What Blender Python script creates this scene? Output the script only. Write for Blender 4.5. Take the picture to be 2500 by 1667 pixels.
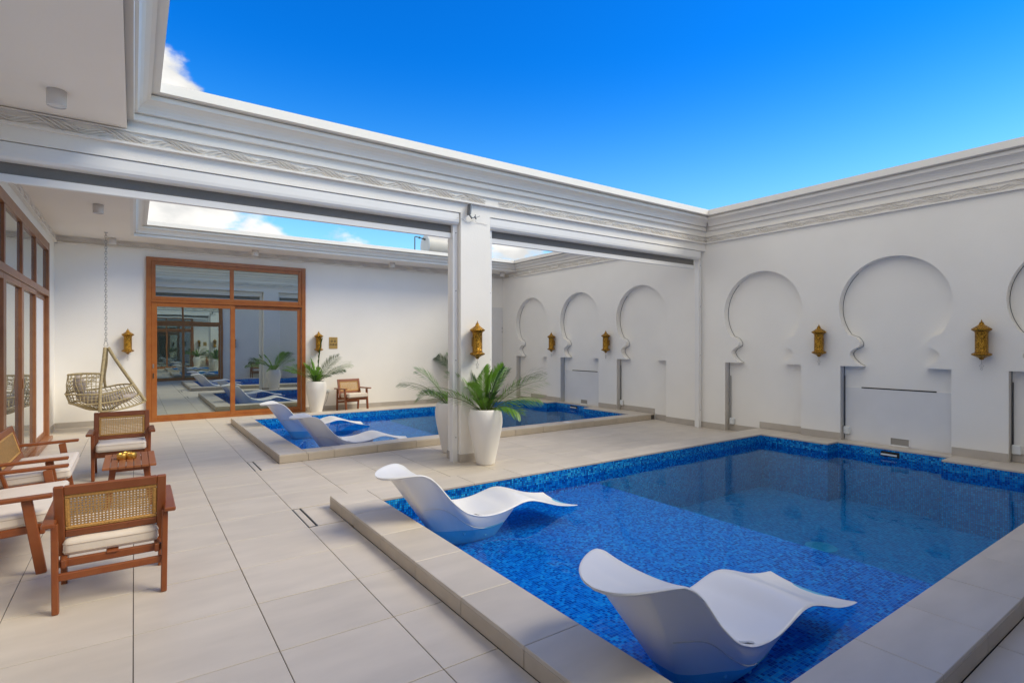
import bpy, bmesh, math, random
from math import sin, cos, pi, radians, sqrt, atan2
from mathutils import Vector, Matrix
random.seed(7)
R = random.Random(11)

# ------------------------------------------------------------------ camera, sky, sun, exposure
scene = bpy.context.scene
for o in list(bpy.data.objects):
    bpy.data.objects.remove(o)
col = scene.collection
CAM_H = 1.53
cam_d = bpy.data.cameras.new('camera')
cam = bpy.data.objects.new('camera', cam_d)
col.objects.link(cam)
cam.location = (0, 0, CAM_H)
cam.rotation_euler = (radians(90), 0, radians(-34.97))
cam_d.sensor_width = 36
cam_d.lens = 19.007
cam_d.shift_y = 0.0025
cam_d.clip_start = 0.05
cam_d.clip_end = 2000
scene.camera = cam
scene.render.engine = 'CYCLES'
scene.cycles.max_bounces = 14
scene.cycles.diffuse_bounces = 10
scene.cycles.transparent_max_bounces = 12
scene.view_settings.view_transform = 'Standard'
scene.view_settings.look = 'None'
scene.view_settings.gamma = 1
scene.view_settings.exposure = 1.02

SUN_EL, SUN_AZ = radians(44), radians(130)        # azimuth clockwise from +Y (130 = to the right and behind the camera)
sun_vec = Vector((sin(SUN_AZ) * cos(SUN_EL), cos(SUN_AZ) * cos(SUN_EL), sin(SUN_EL)))
world = bpy.data.worlds.new('World')
scene.world = world
world.use_nodes = True
wn, wl = world.node_tree.nodes, world.node_tree.links
wn.clear()


def wnode(t, **k):
    n = wn.new(t)
    for a, b in k.items():
        setattr(n, a, b)
    return n


def wmath(op, a, b=None, c=None, clamp=False):
    n = wn.new('ShaderNodeMath')
    n.operation = op
    n.use_clamp = clamp
    for i, v in enumerate((a, b, c)):
        if v is None:
            continue
        if isinstance(v, (int, float)):
            n.inputs[i].default_value = v
        else:
            wl.new(v, n.inputs[i])
    return n.outputs[0]


def wsmooth(v, a, b):
    n = wn.new('ShaderNodeMapRange')
    n.interpolation_type = 'SMOOTHSTEP'
    wl.new(v, n.inputs['Value'])
    n.inputs['From Min'].default_value = a
    n.inputs['From Max'].default_value = b
    return n.outputs[0]


sky = wnode('ShaderNodeTexSky', sky_type='NISHITA', sun_disc=False)
sky.sun_elevation = SUN_EL
sky.sun_rotation = SUN_AZ
sky.air_density = 1.0
sky.dust_density = 0.2
sky.ozone_density = 1.5
hs = wnode('ShaderNodeHueSaturation')
hs.inputs['Saturation'].default_value = 1.45
hs.inputs['Value'].default_value = 1.0
wl.new(sky.outputs[0], hs.inputs['Color'])
tc = wnode('ShaderNodeTexCoord')
sep = wnode('ShaderNodeSeparateXYZ')
nrm = wnode('ShaderNodeVectorMath', operation='NORMALIZE')
wl.new(tc.outputs['Generated'], nrm.inputs[0])
wl.new(nrm.outputs[0], sep.inputs[0])
vx, vy, vz = sep.outputs
# cumulus: noise on the sky directions, a bank low in the north-west, open sky to the north-east, added fill cloud out of view to the west
cvec = wnode('ShaderNodeCombineXYZ')
wl.new(vx, cvec.inputs[0])
wl.new(vy, cvec.inputs[1])
wl.new(wmath('MULTIPLY', vz, 1.7), cvec.inputs[2])
noi = wnode('ShaderNodeTexNoise')
noi.inputs['Scale'].default_value = 4.6
noi.inputs['Detail'].default_value = 11
noi.inputs['Roughness'].default_value = 0.52
wl.new(cvec.outputs[0], noi.inputs['Vector'])
az = wmath('ARCTAN2', vx, vy)                         # 0 = +Y, positive to +X
low = wmath('MULTIPLY', wsmooth(az, 1.05, 0.55), wsmooth(vz, 0.30, 0.17))
west = wmath('MULTIPLY', wsmooth(az, 0.30, 0.06), wsmooth(vz, 0.56, 0.42))
clear = wnode('ShaderNodeVectorMath', operation='DOT_PRODUCT')
wl.new(nrm.outputs[0], clear.inputs[0])
clear.inputs[1].default_value = (0.663, 0.557, 0.5)
wst = wnode('ShaderNodeVectorMath', operation='DOT_PRODUCT')
wl.new(nrm.outputs[0], wst.inputs[0])
wst.inputs[1].default_value = (-0.80, -0.12, 0.58)
fill_cloud = wmath('MULTIPLY', wsmooth(clear.outputs['Value'], 0.66, 0.30), wsmooth(wst.outputs['Value'], -0.1, 0.5))  # unseen cloud cover, put in as neutral fill for the shaded walls
cover = wmath('MAXIMUM', wmath('MAXIMUM', wmath('MULTIPLY', low, 0.19), wmath('MULTIPLY', west, 0.235)), wmath('MULTIPLY', fill_cloud, 0.50))
dens = wmath('ADD', noi.outputs['Fac'], cover)
open_ = wmath('MULTIPLY', wsmooth(clear.outputs['Value'], 0.74, 0.86), wsmooth(vz, 0.20, 0.30))
mask = wsmooth(wmath('SUBTRACT', dens, wmath('MULTIPLY', open_, 0.2)), 0.685, 0.755)
cl = wnode('ShaderNodeTexNoise')
cl.inputs['Scale'].default_value = 9.0
cl.inputs['Detail'].default_value = 6
wl.new(cvec.outputs[0], cl.inputs['Vector'])
ccol = wnode('ShaderNodeMixRGB')
ccol.inputs[1].default_value = (3.2, 3.2, 3.15, 1)
ccol.inputs[2].default_value = (4.5, 4.4, 4.2, 1)
wl.new(wsmooth(cl.outputs['Fac'], 0.35, 0.6), ccol.inputs[0])
mx = wnode('ShaderNodeMixRGB')
wl.new(mask, mx.inputs[0])
tint = wnode('ShaderNodeMixRGB', blend_type='MULTIPLY')
tint.inputs[0].default_value = 1.0
tint.inputs[2].default_value = (0.07, 0.66, 1.03, 1)
wl.new(hs.outputs[0], tint.inputs[1])
wl.new(wsmooth(vz, 0.19, 0.48), tint.inputs[0])
wl.new(tint.outputs[0], mx.inputs[1])
wl.new(ccol.outputs[0], mx.inputs[2])
bg = wnode('ShaderNodeBackground')
bg.inputs['Strength'].default_value = 0.12
wl.new(mx.outputs[0], bg.inputs['Color'])
wo = wnode('ShaderNodeOutputWorld')
wl.new(bg.outputs[0], wo.inputs['Surface'])

sun_d = bpy.data.lights.new('sun', 'SUN')
sun_d.energy = 1.6
sun_d.angle = radians(28)
sun_d.color = (1.0, 0.89, 0.66)
sun = bpy.data.objects.new('sun', sun_d)
col.objects.link(sun)
sun.rotation_euler = sun_vec.to_track_quat('Z', 'Y').to_euler()
sun.location = (3, -6, 20)

# ------------------------------------------------------------------ materials


def pmat(name, c, rough=0.5, metal=0.0, var=0.0, vscale=8.0, bump=0.0, bscale=60.0, stretch=(1, 1, 1), spec=0.5,
         objvar=0.0, c2=None, coat=0.0, world_pos=False, detail=4):
    m = bpy.data.materials.new(name)
    m.use_nodes = True
    n, l = m.node_tree.nodes, m.node_tree.links
    b = n['Principled BSDF']
    b.inputs['Base Color'].default_value = (*c, 1)
    b.inputs['Roughness'].default_value = rough
    b.inputs['Metallic'].default_value = metal
    b.inputs['Specular IOR Level'].default_value = spec
    b.inputs['Coat Weight'].default_value = coat
    if var or bump or objvar or c2:
        if world_pos:
            g = n.new('ShaderNodeNewGeometry').outputs['Position']
        else:
            g = n.new('ShaderNodeTexCoord').outputs['Object']
        mp = n.new('ShaderNodeMapping')
        mp.inputs['Scale'].default_value = stretch
        l.new(g, mp.inputs['Vector'])
        if objvar:
            oi = n.new('ShaderNodeObjectInfo')
            cm = n.new('ShaderNodeCombineXYZ')
            mm = n.new('ShaderNodeMath')
            mm.operation = 'MULTIPLY'
            mm.inputs[1].default_value = 37.0
            l.new(oi.outputs['Random'], mm.inputs[0])
            l.new(mm.outputs[0], cm.inputs[0])
            l.new(mm.outputs[0], cm.inputs[2])
            l.new(cm.outputs[0], mp.inputs['Location'])
        no = n.new('ShaderNodeTexNoise')
        no.inputs['Scale'].default_value = vscale
        no.inputs['Detail'].default_value = detail
        l.new(mp.outputs[0], no.inputs['Vector'])
        base = None
        if c2:
            mix = n.new('ShaderNodeMixRGB')
            mix.inputs[1].default_value = (*c, 1)
            mix.inputs[2].default_value = (*c2, 1)
            rmp = n.new('ShaderNodeMapRange')
            rmp.inputs['From Min'].default_value = 0.35
            rmp.inputs['From Max'].default_value = 0.65
            l.new(no.outputs['Fac'], rmp.inputs['Value'])
            l.new(rmp.outputs[0], mix.inputs[0])
            base = mix.outputs[0]
        if var or objvar:
            hsn = n.new('ShaderNodeHueSaturation')
            if base:
                l.new(base, hsn.inputs['Color'])
            else:
                hsn.inputs['Color'].default_value = (*c, 1)
            r2 = n.new('ShaderNodeMapRange')
            r2.inputs['From Min'].default_value = 0.3
            r2.inputs['From Max'].default_value = 0.7
            r2.inputs['To Min'].default_value = 1 - var
            r2.inputs['To Max'].default_value = 1 + var
            l.new(no.outputs['Fac'], r2.inputs['Value'])
            val = r2.outputs[0]
            if objvar:
                r3 = n.new('ShaderNodeMapRange')
                r3.inputs['To Min'].default_value = 1 - objvar
                r3.inputs['To Max'].default_value = 1 + objvar
                l.new(oi.outputs['Random'], r3.inputs['Value'])
                m2 = n.new('ShaderNodeMath')
                m2.operation = 'MULTIPLY'
                l.new(val, m2.inputs[0])
                l.new(r3.outputs[0], m2.inputs[1])
                val = m2.outputs[0]
            l.new(val, hsn.inputs['Value'])
            base = hsn.outputs[0]
        if base:
            l.new(base, b.inputs['Base Color'])
        if bump:
            n2 = n.new('ShaderNodeTexNoise')
            n2.inputs['Scale'].default_value = bscale
            n2.inputs['Detail'].default_value = 5
            l.new(mp.outputs[0], n2.inputs['Vector'])
            bp = n.new('ShaderNodeBump')
            bp.inputs['Strength'].default_value = bump
            bp.inputs['Distance'].default_value = 0.01
            l.new(n2.outputs['Fac'], bp.inputs['Height'])
            l.new(bp.outputs[0], b.inputs['Normal'])
    return m


M = {}
M['wall'] = pmat('white_plaster', (0.865, 0.838, 0.785), 0.75, var=0.03, vscale=1.1, bump=0.14, bscale=48, world_pos=True, detail=8)
M['ceiling'] = pmat('ceiling_plaster', (0.89, 0.84, 0.77), 0.8, var=0.02, vscale=0.9, bump=0.06, bscale=40, world_pos=True)
M['trim'] = pmat('moulding_paint', (0.81, 0.78, 0.73), 0.55, var=0.02, vscale=3, bump=0.04, bscale=70, world_pos=True)
M['panel'] = pmat('service_panel_paint', (0.76, 0.75, 0.74), 0.45, var=0.045, vscale=1.6, world_pos=True)
M['tile'] = pmat('beige_porcelain', (0.58, 0.512, 0.425), 0.42, var=0.075, vscale=4.0, stretch=(0.5, 1.5, 1), objvar=0.035,
                 bump=0.03, bscale=90, detail=7)
M['riser'] = pmat('riser_porcelain', (0.50, 0.425, 0.33), 0.45, var=0.07, vscale=6, objvar=0.05, bump=0.03, bscale=90, detail=6)
M['skirt'] = pmat('skirting_porcelain', (0.47, 0.425, 0.37), 0.45, var=0.06, vscale=6, objvar=0.04, bump=0.03, bscale=90, detail=6)
M['grout'] = pmat('dark_grout', (0.10, 0.09, 0.075), 0.9)
M['wood'] = pmat('orange_teak', (0.40, 0.135, 0.026), 0.36, c2=(0.30, 0.088, 0.016), var=0.10, vscale=7, stretch=(1, 1, 1), bump=0.05,
                 bscale=60, world_pos=True, coat=0.15)
M['wood2'] = pmat('brown_teak', (0.36, 0.15, 0.060), 0.40, c2=(0.27, 0.105, 0.042), var=0.10, vscale=7, bump=0.05, bscale=60,
                  world_pos=True, coat=0.1)
M['chairwood'] = pmat('chair_teak', (0.26, 0.073, 0.017), 0.40, c2=(0.19, 0.047, 0.010), var=0.14, vscale=14, bump=0.06, bscale=120,
                      coat=0.12, objvar=0.06)
M['tabletop'] = pmat('table_teak', (0.30, 0.105, 0.035), 0.5, c2=(0.24, 0.075, 0.02), var=0.12, vscale=12, stretch=(4, 0.7, 1), bump=0.06,
                     objvar=0.12)
M['cane'] = pmat('woven_cane', (0.52, 0.31, 0.11), 0.55, var=0.18, vscale=60)
M['binding'] = pmat('cane_binding', (0.47, 0.25, 0.062), 0.5, var=0.25, vscale=90, stretch=(1, 1, 1), bump=0.3, bscale=200)
M['cushion'] = pmat('cream_canvas', (0.70, 0.62, 0.53), 0.9, var=0.03, vscale=9, bump=0.12, bscale=25)
M['piping'] = pmat('cushion_piping', (0.55, 0.46, 0.37), 0.9)
M['rattan'] = pmat('grey_rattan', (0.35, 0.28, 0.15), 0.6, var=0.25, vscale=30, bump=0.3, bscale=90)
M['swingcushion'] = pmat('taupe_cushion', (0.36, 0.31, 0.28), 0.9, var=0.12, vscale=7, bump=0.3, bscale=18)
M['steel'] = pmat('galvanised_chain', (0.45, 0.44, 0.43), 0.35, metal=1.0)
M['plastic'] = pmat('white_lounger_plastic', (0.80, 0.79, 0.77), 0.33, var=0.012, vscale=4, bump=0.015, bscale=160)
M['pocket'] = pmat('grey_lounger_recess', (0.52, 0.53, 0.53), 0.5)
M['planter'] = pmat('white_planter_glaze', (0.82, 0.79, 0.74), 0.5, var=0.02, vscale=5, bump=0.03, bscale=40)
M['soil'] = pmat('dark_soil', (0.035, 0.028, 0.02), 0.95, bump=0.8, bscale=60)
M['white'] = pmat('white_powder_coat', (0.80, 0.79, 0.77), 0.4, var=0.015, vscale=3)
M['screen'] = pmat('grey_screen_fabric', (0.20, 0.19, 0.175), 0.85, var=0.04, vscale=80)
M['dark'] = pmat('dark_void', (0.015, 0.014, 0.013), 0.8)
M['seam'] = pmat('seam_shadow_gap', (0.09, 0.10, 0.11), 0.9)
M['gap'] = pmat('drain_gap', (0.03, 0.026, 0.022), 0.8)
M['socket'] = pmat('socket_plastic', (0.74, 0.76, 0.75), 0.4)
M['tank'] = pmat('tank_paint', (0.50, 0.48, 0.44), 0.5, var=0.04, vscale=4)
M['tankend'] = pmat('tank_end_cap', (0.55, 0.62, 0.68), 0.45)
M['pipe'] = pmat('green_grey_pipe', (0.10, 0.14, 0.14), 0.5)
M['lightcase'] = pmat('ceiling_light_case', (0.70, 0.67, 0.64), 0.45)
M['lens'] = pmat('light_lens', (0.75, 0.75, 0.73), 0.25)
M['goldplate'] = pmat('brushed_gold_plate', (0.62, 0.40, 0.13), 0.38, metal=0.6, var=0.08, vscale=40, stretch=(8, 1, 1))
M['print'] = pmat('dark_print', (0.05, 0.035, 0.02), 0.6)
M['faint'] = pmat('faint_print', (0.42, 0.42, 0.40), 0.6)
M['floodgrey'] = pmat('grey_bracket_metal', (0.20, 0.21, 0.22), 0.45, metal=0.5)
M['wire'] = pmat('grey_wire', (0.42, 0.41, 0.40), 0.6)
M['brass'] = pmat('polished_brass', (0.62, 0.38, 0.09), 0.42, metal=1.0)
M['sand'] = pmat('sandy_ground', (0.42, 0.36, 0.28), 0.9, var=0.1, vscale=0.2)
M['roof'] = pmat('flat_roof_screed', (0.50, 0.48, 0.45), 0.9, var=0.06, vscale=1.2)
M['stalk'] = pmat('palm_stalk', (0.12, 0.17, 0.035), 0.5)


def leaf_mat(name, c):
    m = pmat(name, c, 0.42, var=0.22, vscale=9, objvar=0.18)
    n, l = m.node_tree.nodes, m.node_tree.links
    out = n['Material Output']
    tr = n.new('ShaderNodeBsdfTranslucent')
    tr.inputs['Color'].default_value = (c[0] * 1.7, c[1] * 1.6, c[2] * 0.9, 1)
    mixs = n.new('ShaderNodeMixShader')
    mixs.inputs[0].default_value = 0.2
    l.new(n['Principled BSDF'].outputs[0], mixs.inputs[1])
    l.new(tr.outputs[0], mixs.inputs[2])
    l.new(mixs.outputs[0], out.inputs['Surface'])
    return m


M['leaf'] = leaf_mat('palm_green', (0.13, 0.29, 0.028))
M['leafdark'] = leaf_mat('palm_dark_green', (0.035, 0.095, 0.024))


def gold_mat():
    m = pmat('pierced_antique_gold', (0.66, 0.36, 0.055), 0.30, metal=0.95)
    n, l = m.node_tree.nodes, m.node_tree.links
    b = n['Principled BSDF']
    t = n.new('ShaderNodeTexCoord')
    mp = n.new('ShaderNodeMapping')
    l.new(t.outputs['Object'], mp.inputs[0])
    v = n.new('ShaderNodeTexVoronoi')
    v.inputs['Scale'].default_value = 62
    v.feature = 'DISTANCE_TO_EDGE'
    l.new(mp.outputs[0], v.inputs['Vector'])
    r = n.new('ShaderNodeMapRange')
    r.inputs['From Min'].default_value = 0.0
    r.inputs['From Max'].default_value = 0.30
    l.new(v.outputs['Distance'], r.inputs['Value'])
    mix = n.new('ShaderNodeMixRGB')
    mix.inputs[1].default_value = (0.07, 0.028, 0.005, 1)
    mix.inputs[2].default_value = (0.80, 0.43, 0.06, 1)
    l.new(r.outputs[0], mix.inputs[0])
    l.new(mix.outputs[0], b.inputs['Base Color'])
    bp = n.new('ShaderNodeBump')
    bp.inputs['Strength'].default_value = 0.6
    bp.inputs['Distance'].default_value = 0.006
    l.new(r.outputs[0], bp.inputs['Height'])
    l.new(bp.outputs[0], b.inputs['Normal'])
    return m


M['gold'] = gold_mat()


def mosaic_mat(name, pal):
    m = bpy.data.materials.new(name)
    m.use_nodes = True
    n, l = m.node_tree.nodes, m.node_tree.links
    b = n['Principled BSDF']
    g = n.new('ShaderNodeNewGeometry')
    oi = n.new('ShaderNodeObjectInfo')
    add = n.new('ShaderNodeMath')
    add.operation = 'ADD'
    l.new(g.outputs['Random Per Island'], add.inputs[0])
    l.new(oi.outputs['Random'], add.inputs[1])
    w = n.new('ShaderNodeMath')
    w.operation = 'FRACT'
    l.new(add.outputs[0], w.inputs[0])
    cr = n.new('ShaderNodeValToRGB')
    cr.color_ramp.interpolation = 'CONSTANT'
    e = cr.color_ramp.elements
    e[0].position, e[0].color = pal[0][0], (*pal[0][1], 1)
    e[1].position, e[1].color = pal[1][0], (*pal[1][1], 1)
    for p_, c_ in pal[2:]:
        e.new(p_).color = (*c_, 1)
    l.new(w.outputs[0], cr.inputs[0])
    l.new(cr.outputs[0], b.inputs['Base Color'])
    b.inputs['Roughness'].default_value = 0.18
    return m


M['mosaic'] = mosaic_mat('glass_mosaic', [(0.0, (.005, .10, .44)), (.20, (.006, .18, .62)), (.46, (.010, .28, .76)), (.74, (.020, .38, .84)), (.93, (.05, .50, .88))])
M['deepmosaic'] = mosaic_mat('water_hazed_glass_mosaic', [(0.0, (.005, .26, .54)), (.25, (.008, .33, .62)), (.5, (.011, .39, .68)), (.75, (.016, .45, .74)), (.94, (.04, .54, .80))])  # palette lightened and flattened: water scatter and tint painted into the tiles
M['mosaicgrout'] = pmat('blue_grout', (0.12, 0.32, 0.58), 0.8)


def water_mat():
    m = bpy.data.materials.new('pool_water')
    m.use_nodes = True
    n, l = m.node_tree.nodes, m.node_tree.links
    n.clear()
    out = n.new('ShaderNodeOutputMaterial')
    tr = n.new('ShaderNodeBsdfTransparent')
    tr.inputs['Color'].default_value = (0.45, 0.84, 1.0, 1)
    gl = n.new('ShaderNodeBsdfGlossy')
    gl.inputs['Roughness'].default_value = 0.004
    gl.inputs['Color'].default_value = (0.62, 0.85, 1.0, 1)
    fr = n.new('ShaderNodeFresnel')
    fr.inputs['IOR'].default_value = 1.33
    g = n.new('ShaderNodeNewGeometry')
    no = n.new('ShaderNodeTexNoise')
    no.inputs['Scale'].default_value = 2.2
    no.inputs['Detail'].default_value = 3
    no.inputs['Distortion'].default_value = 0.4
    l.new(g.outputs['Position'], no.inputs['Vector'])
    bp = n.new('ShaderNodeBump')
    bp.inputs['Strength'].default_value = 0.055
    bp.inputs['Distance'].default_value = 0.1
    l.new(no.outputs['Fac'], bp.inputs['Height'])
    l.new(bp.outputs[0], gl.inputs['Normal'])
    l.new(bp.outputs[0], fr.inputs['Normal'])
    mx = n.new('ShaderNodeMixShader')
    pol = n.new('ShaderNodeMath')
    pol.operation = 'MULTIPLY'
    pol.inputs[1].default_value = 0.52
    l.new(fr.outputs[0], pol.inputs[0])
    l.new(pol.outputs[0], mx.inputs[0])
    l.new(tr.outputs[0], mx.inputs[1])
    l.new(gl.outputs[0], mx.inputs[2])
    l.new(mx.outputs[0], out.inputs['Surface'])
    return m


M['water'] = water_mat()


def glass_mat(name, tint, base, fac, rough=0.0):
    m = bpy.data.materials.new(name)
    m.use_nodes = True
    n, l = m.node_tree.nodes, m.node_tree.links
    n.clear()
    out = n.new('ShaderNodeOutputMaterial')
    df = n.new('ShaderNodeBsdfDiffuse')
    df.inputs['Color'].default_value = (*base, 1)
    gl = n.new('ShaderNodeBsdfGlossy')
    gl.inputs['Roughness'].default_value = rough
    gl.inputs['Color'].default_value = (*tint, 1)
    fr = n.new('ShaderNodeFresnel')
    fr.inputs['IOR'].default_value = 1.5
    ma = n.new('ShaderNodeMath')
    ma.operation = 'MULTIPLY_ADD'
    ma.inputs[1].default_value = 1 - fac
    ma.inputs[2].default_value = fac
    ma.use_clamp = True
    l.new(fr.outputs[0], ma.inputs[0])
    g = n.new('ShaderNodeTexCoord')
    no = n.new('ShaderNodeTexNoise')
    no.inputs['Scale'].default_value = 0.8
    l.new(g.outputs['Object'], no.inputs['Vector'])
    bp = n.new('ShaderNodeBump')
    bp.inputs['Strength'].default_value = 0.012
    bp.inputs['Distance'].default_value = 0.1
    l.new(no.outputs['Fac'], bp.inputs['Height'])
    l.new(bp.outputs[0], gl.inputs['Normal'])
    mx = n.new('ShaderNodeMixShader')
    l.new(ma.outputs[0], mx.inputs[0])
    l.new(df.outputs[0], mx.inputs[1])
    l.new(gl.outputs[0], mx.inputs[2])
    l.new(mx.outputs[0], out.inputs['Surface'])
    return m


M['glass'] = glass_mat('grey_reflective_glass', (0.86, 0.95, 0.93), (0.035, 0.045, 0.042), 0.60)
M['glassleft'] = glass_mat('pale_reflective_glass', (0.96, 0.98, 0.96), (0.18, 0.19, 0.18), 0.35)

# ------------------------------------------------------------------ mesh helpers


class MB:
    def __init__(s):
        s.v, s.f, s.sm = [], [], []

    def quad(s, pts, smooth=False):
        i = len(s.v)
        s.v += [tuple(p) for p in pts]
        s.f.append(tuple(range(i, i + len(pts))))
        s.sm.append(smooth)

    def box(s, a, b, bev=0.0, xf=None):
        x0, y0, z0 = [min(p, q) for p, q in zip(a, b)]
        x1, y1, z1 = [max(p, q) for p, q in zip(a, b)]
        i = len(s.v)
        e = min(bev, (x1 - x0) * .45, (y1 - y0) * .45, (z1 - z0) * .45)
        if e <= 0:
            vs = [(x, y, z) for z in (z0, z1) for y in (y0, y1) for x in (x0, x1)]
            fs = [(0, 2, 3, 1), (4, 5, 7, 6), (0, 1, 5, 4), (2, 6, 7, 3), (0, 4, 6, 2), (1, 3, 7, 5)]
        else:
            # chamfered box: 24 vertices
            vs, idx = [], {}
            for ix, x in enumerate((x0, x1)):
                for iy, y in enumerate((y0, y1)):
                    for iz, z in enumerate((z0, z1)):
                        sx, sy, sz = (e if ix == 0 else -e), (e if iy == 0 else -e), (e if iz == 0 else -e)
                        idx[(ix, iy, iz, 0)] = len(vs); vs.append((x, y + sy, z + sz))
                        idx[(ix, iy, iz, 1)] = len(vs); vs.append((x + sx, y, z + sz))
                        idx[(ix, iy, iz, 2)] = len(vs); vs.append((x + sx, y + sy, z))
            fs = []
            for q in (0, 1):
                fs.append([idx[(q, *t, 0)] for t in ((0, 0), (0, 1), (1, 1), (1, 0))])
                fs.append([idx[(t[0], q, t[1], 1)] for t in ((0, 0), (1, 0), (1, 1), (0, 1))])
                fs.append([idx[(*t, q, 2)] for t in ((0, 0), (0, 1), (1, 1), (1, 0))])
            for a_ in (0, 1):
                for b_ in (0, 1):
                    fs.append([idx[(a_, b_, 0, 0)], idx[(a_, b_, 1, 0)], idx[(a_, b_, 1, 1)], idx[(a_, b_, 0, 1)]])
                    fs.append([idx[(a_, 0, b_, 0)], idx[(a_, 1, b_, 0)], idx[(a_, 1, b_, 2)], idx[(a_, 0, b_, 2)]])
                    fs.append([idx[(0, a_, b_, 1)], idx[(1, a_, b_, 1)], idx[(1, a_, b_, 2)], idx[(0, a_, b_, 2)]])
            for ix in (0, 1):
                for iy in (0, 1):
                    for iz in (0, 1):
                        fs.append([idx[(ix, iy, iz, k)] for k in range(3)])
            cx, cy, cz_ = (x0 + x1) / 2, (y0 + y1) / 2, (z0 + z1) / 2
            fixed = []
            for f in fs:
                p0, p1, p2 = (Vector(vs[k]) for k in f[:3])
                nn = (p1 - p0).cross(p2 - p0)
                ce = sum((Vector(vs[k]) for k in f), Vector()) / len(f)
                fixed.append(tuple(f) if nn.dot(ce - Vector((cx, cy, cz_))) > 0 else tuple(reversed(f)))
            fs = fixed
        if xf is not None:
            vs = [tuple(xf @ Vector(p)) for p in vs]
        s.v += vs
        s.f += [tuple(k + i for k in f) for f in fs]
        s.sm += [False] * len(fs)

    def beam(s, p, q, w, t, bev=0.004, up=(0, 0, 1)):
        """rectangular bar from p to q, width w (sideways), thickness t (towards up)"""
        p, q = Vector(p), Vector(q)
        d = (q - p)
        L = d.length
        d.normalize()
        u = Vector(up)
        if abs(u.dot(d)) > 0.98:
            u = Vector((0, 1, 0))
        x = d.cross(u).normalized()
        z = x.cross(d).normalized()
        m = Matrix(((x.x, d.x, z.x, p.x), (x.y, d.y, z.y, p.y), (x.z, d.z, z.z, p.z), (0, 0, 0, 1)))
        s.box((-w / 2, 0, -t / 2), (w / 2, L, t / 2), bev, m)

    def tube(s, pts, r, seg=8, cap=True, closed=False):
        pts = [Vector(p) for p in pts]
        n = len(pts)
        rr = r if isinstance(r, (list, tuple)) else [r] * n
        base = len(s.v)
        prev = None
        for k in range(n):
            if closed:
                t = pts[(k + 1) % n] - pts[k - 1]
            else:
                t = pts[min(k + 1, n - 1)] - pts[max(k - 1, 0)]
            t.normalize()
            if prev is None:
                a = t.cross(Vector((0, 0, 1)) if abs(t.z) < .9 else Vector((1, 0, 0))).normalized()
            else:
                a = (prev - t * prev.dot(t)).normalized()
            prev = a
            b = t.cross(a)
            for j in range(seg):
                an = 2 * pi * j / seg
                s.v.append(tuple(pts[k] + (a * cos(an) + b * sin(an)) * rr[k]))
        m = n if closed else n - 1
        for k in range(m):
            k2 = (k + 1) % n
            for j in range(seg):
                j2 = (j + 1) % seg
                s.f.append((base + k * seg + j, base + k * seg + j2, base + k2 * seg + j2, base + k2 * seg + j))
                s.sm.append(True)
        if cap and not closed:
            s.f.append(tuple(base + j for j in reversed(range(seg))))
            s.f.append(tuple(base + (n - 1) * seg + j for j in range(seg)))
            s.sm += [False, False]

    def lathe(s, prof, seg=32, c=(0, 0, 0), flute=None):
        base = len(s.v)
        for r, z in prof:
            for j in range(seg):
                an = 2 * pi * j / seg
                k = r * (1 + (flute(an, z) if flute else 0))
                s.v.append((c[0] + k * cos(an), c[1] + k * sin(an), c[2] + z))
        for i in range(len(prof) - 1):
            for j in range(seg):
                j2 = (j + 1) % seg
                s.f.append((base + i * seg + j, base + i * seg + j2, base + (i + 1) * seg + j2, base + (i + 1) * seg + j))
                s.sm.append(True)

    def mesh(s, name, mat):
        me = bpy.data.meshes.new(name)
        me.from_pydata(s.v, [], s.f)
        me.polygons.foreach_set('use_smooth', s.sm)
        if mat:
            me.materials.append(mat)
        me.update()
        return me

    def build(s, name, mat, parent=None, **k):
        return obj(name, s.mesh(name, mat), parent, **k)


def obj(name, me, parent=None, label=None, kind=None, loc=None):
    o = bpy.data.objects.new(name, me)
    col.objects.link(o)
    if parent:
        o.parent = parent
    if label:
        o['label'] = label
    if kind:
        o['kind'] = kind
    if loc:
        o.location = loc
    return o


def tag(o, label, cat, group=None, kind=None):
    o['label'] = label
    o['category'] = cat
    if group:
        o['group'] = group
    if kind:
        o['kind'] = kind
    return o


def thing(name, label, cat, loc=(0, 0, 0), rz=0.0, group=None, kind=None):
    o = bpy.data.objects.new(name, None)
    o.empty_display_size = 0.1
    col.objects.link(o)
    o.location = loc
    o.rotation_euler = (0, 0, rz)
    return tag(o, label, cat, group, kind)


def struct(o, label=None):
    o['kind'] = 'structure'
    if label:
        o['label'] = label
    return o


def copy_tree(o, parent=None):
    c = o.copy()
    col.objects.link(c)
    c.parent = parent
    for ch in list(o.children):
        copy_tree(ch, c)
    return c


def place(proto, loc, rz, label, scale=None):
    c = copy_tree(proto)
    c.location = loc
    c.rotation_euler = (0, 0, rz)
    c['label'] = label
    if scale:
        c.scale = scale
    return c


def poly_plate(name, outline, thick, mat, parent=None, holes=()):
    """flat plate in the local XY plane from a closed outline (possibly concave, with holes), extruded +-thick/2 along Z"""
    cu = bpy.data.curves.new(name, 'CURVE')
    cu.dimensions = '2D'
    cu.fill_mode = 'BOTH'
    for loop in [outline] + list(holes):
        sp = cu.splines.new('POLY')
        sp.points.add(len(loop) - 1)
        for p, q in zip(sp.points, loop):
            p.co = (q[0], q[1], 0, 1)
        sp.use_cyclic_u = True
    cu.extrude = thick / 2
    tmp = bpy.data.objects.new(name + '_curve', cu)
    col.objects.link(tmp)
    dg = bpy.context.evaluated_depsgraph_get()
    me = bpy.data.meshes.new_from_object(tmp.evaluated_get(dg))
    bpy.data.objects.remove(tmp)
    bpy.data.curves.remove(cu)
    me.name = name
    me.materials.clear()
    me.materials.append(mat)
    return obj(name, me, parent)


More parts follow.
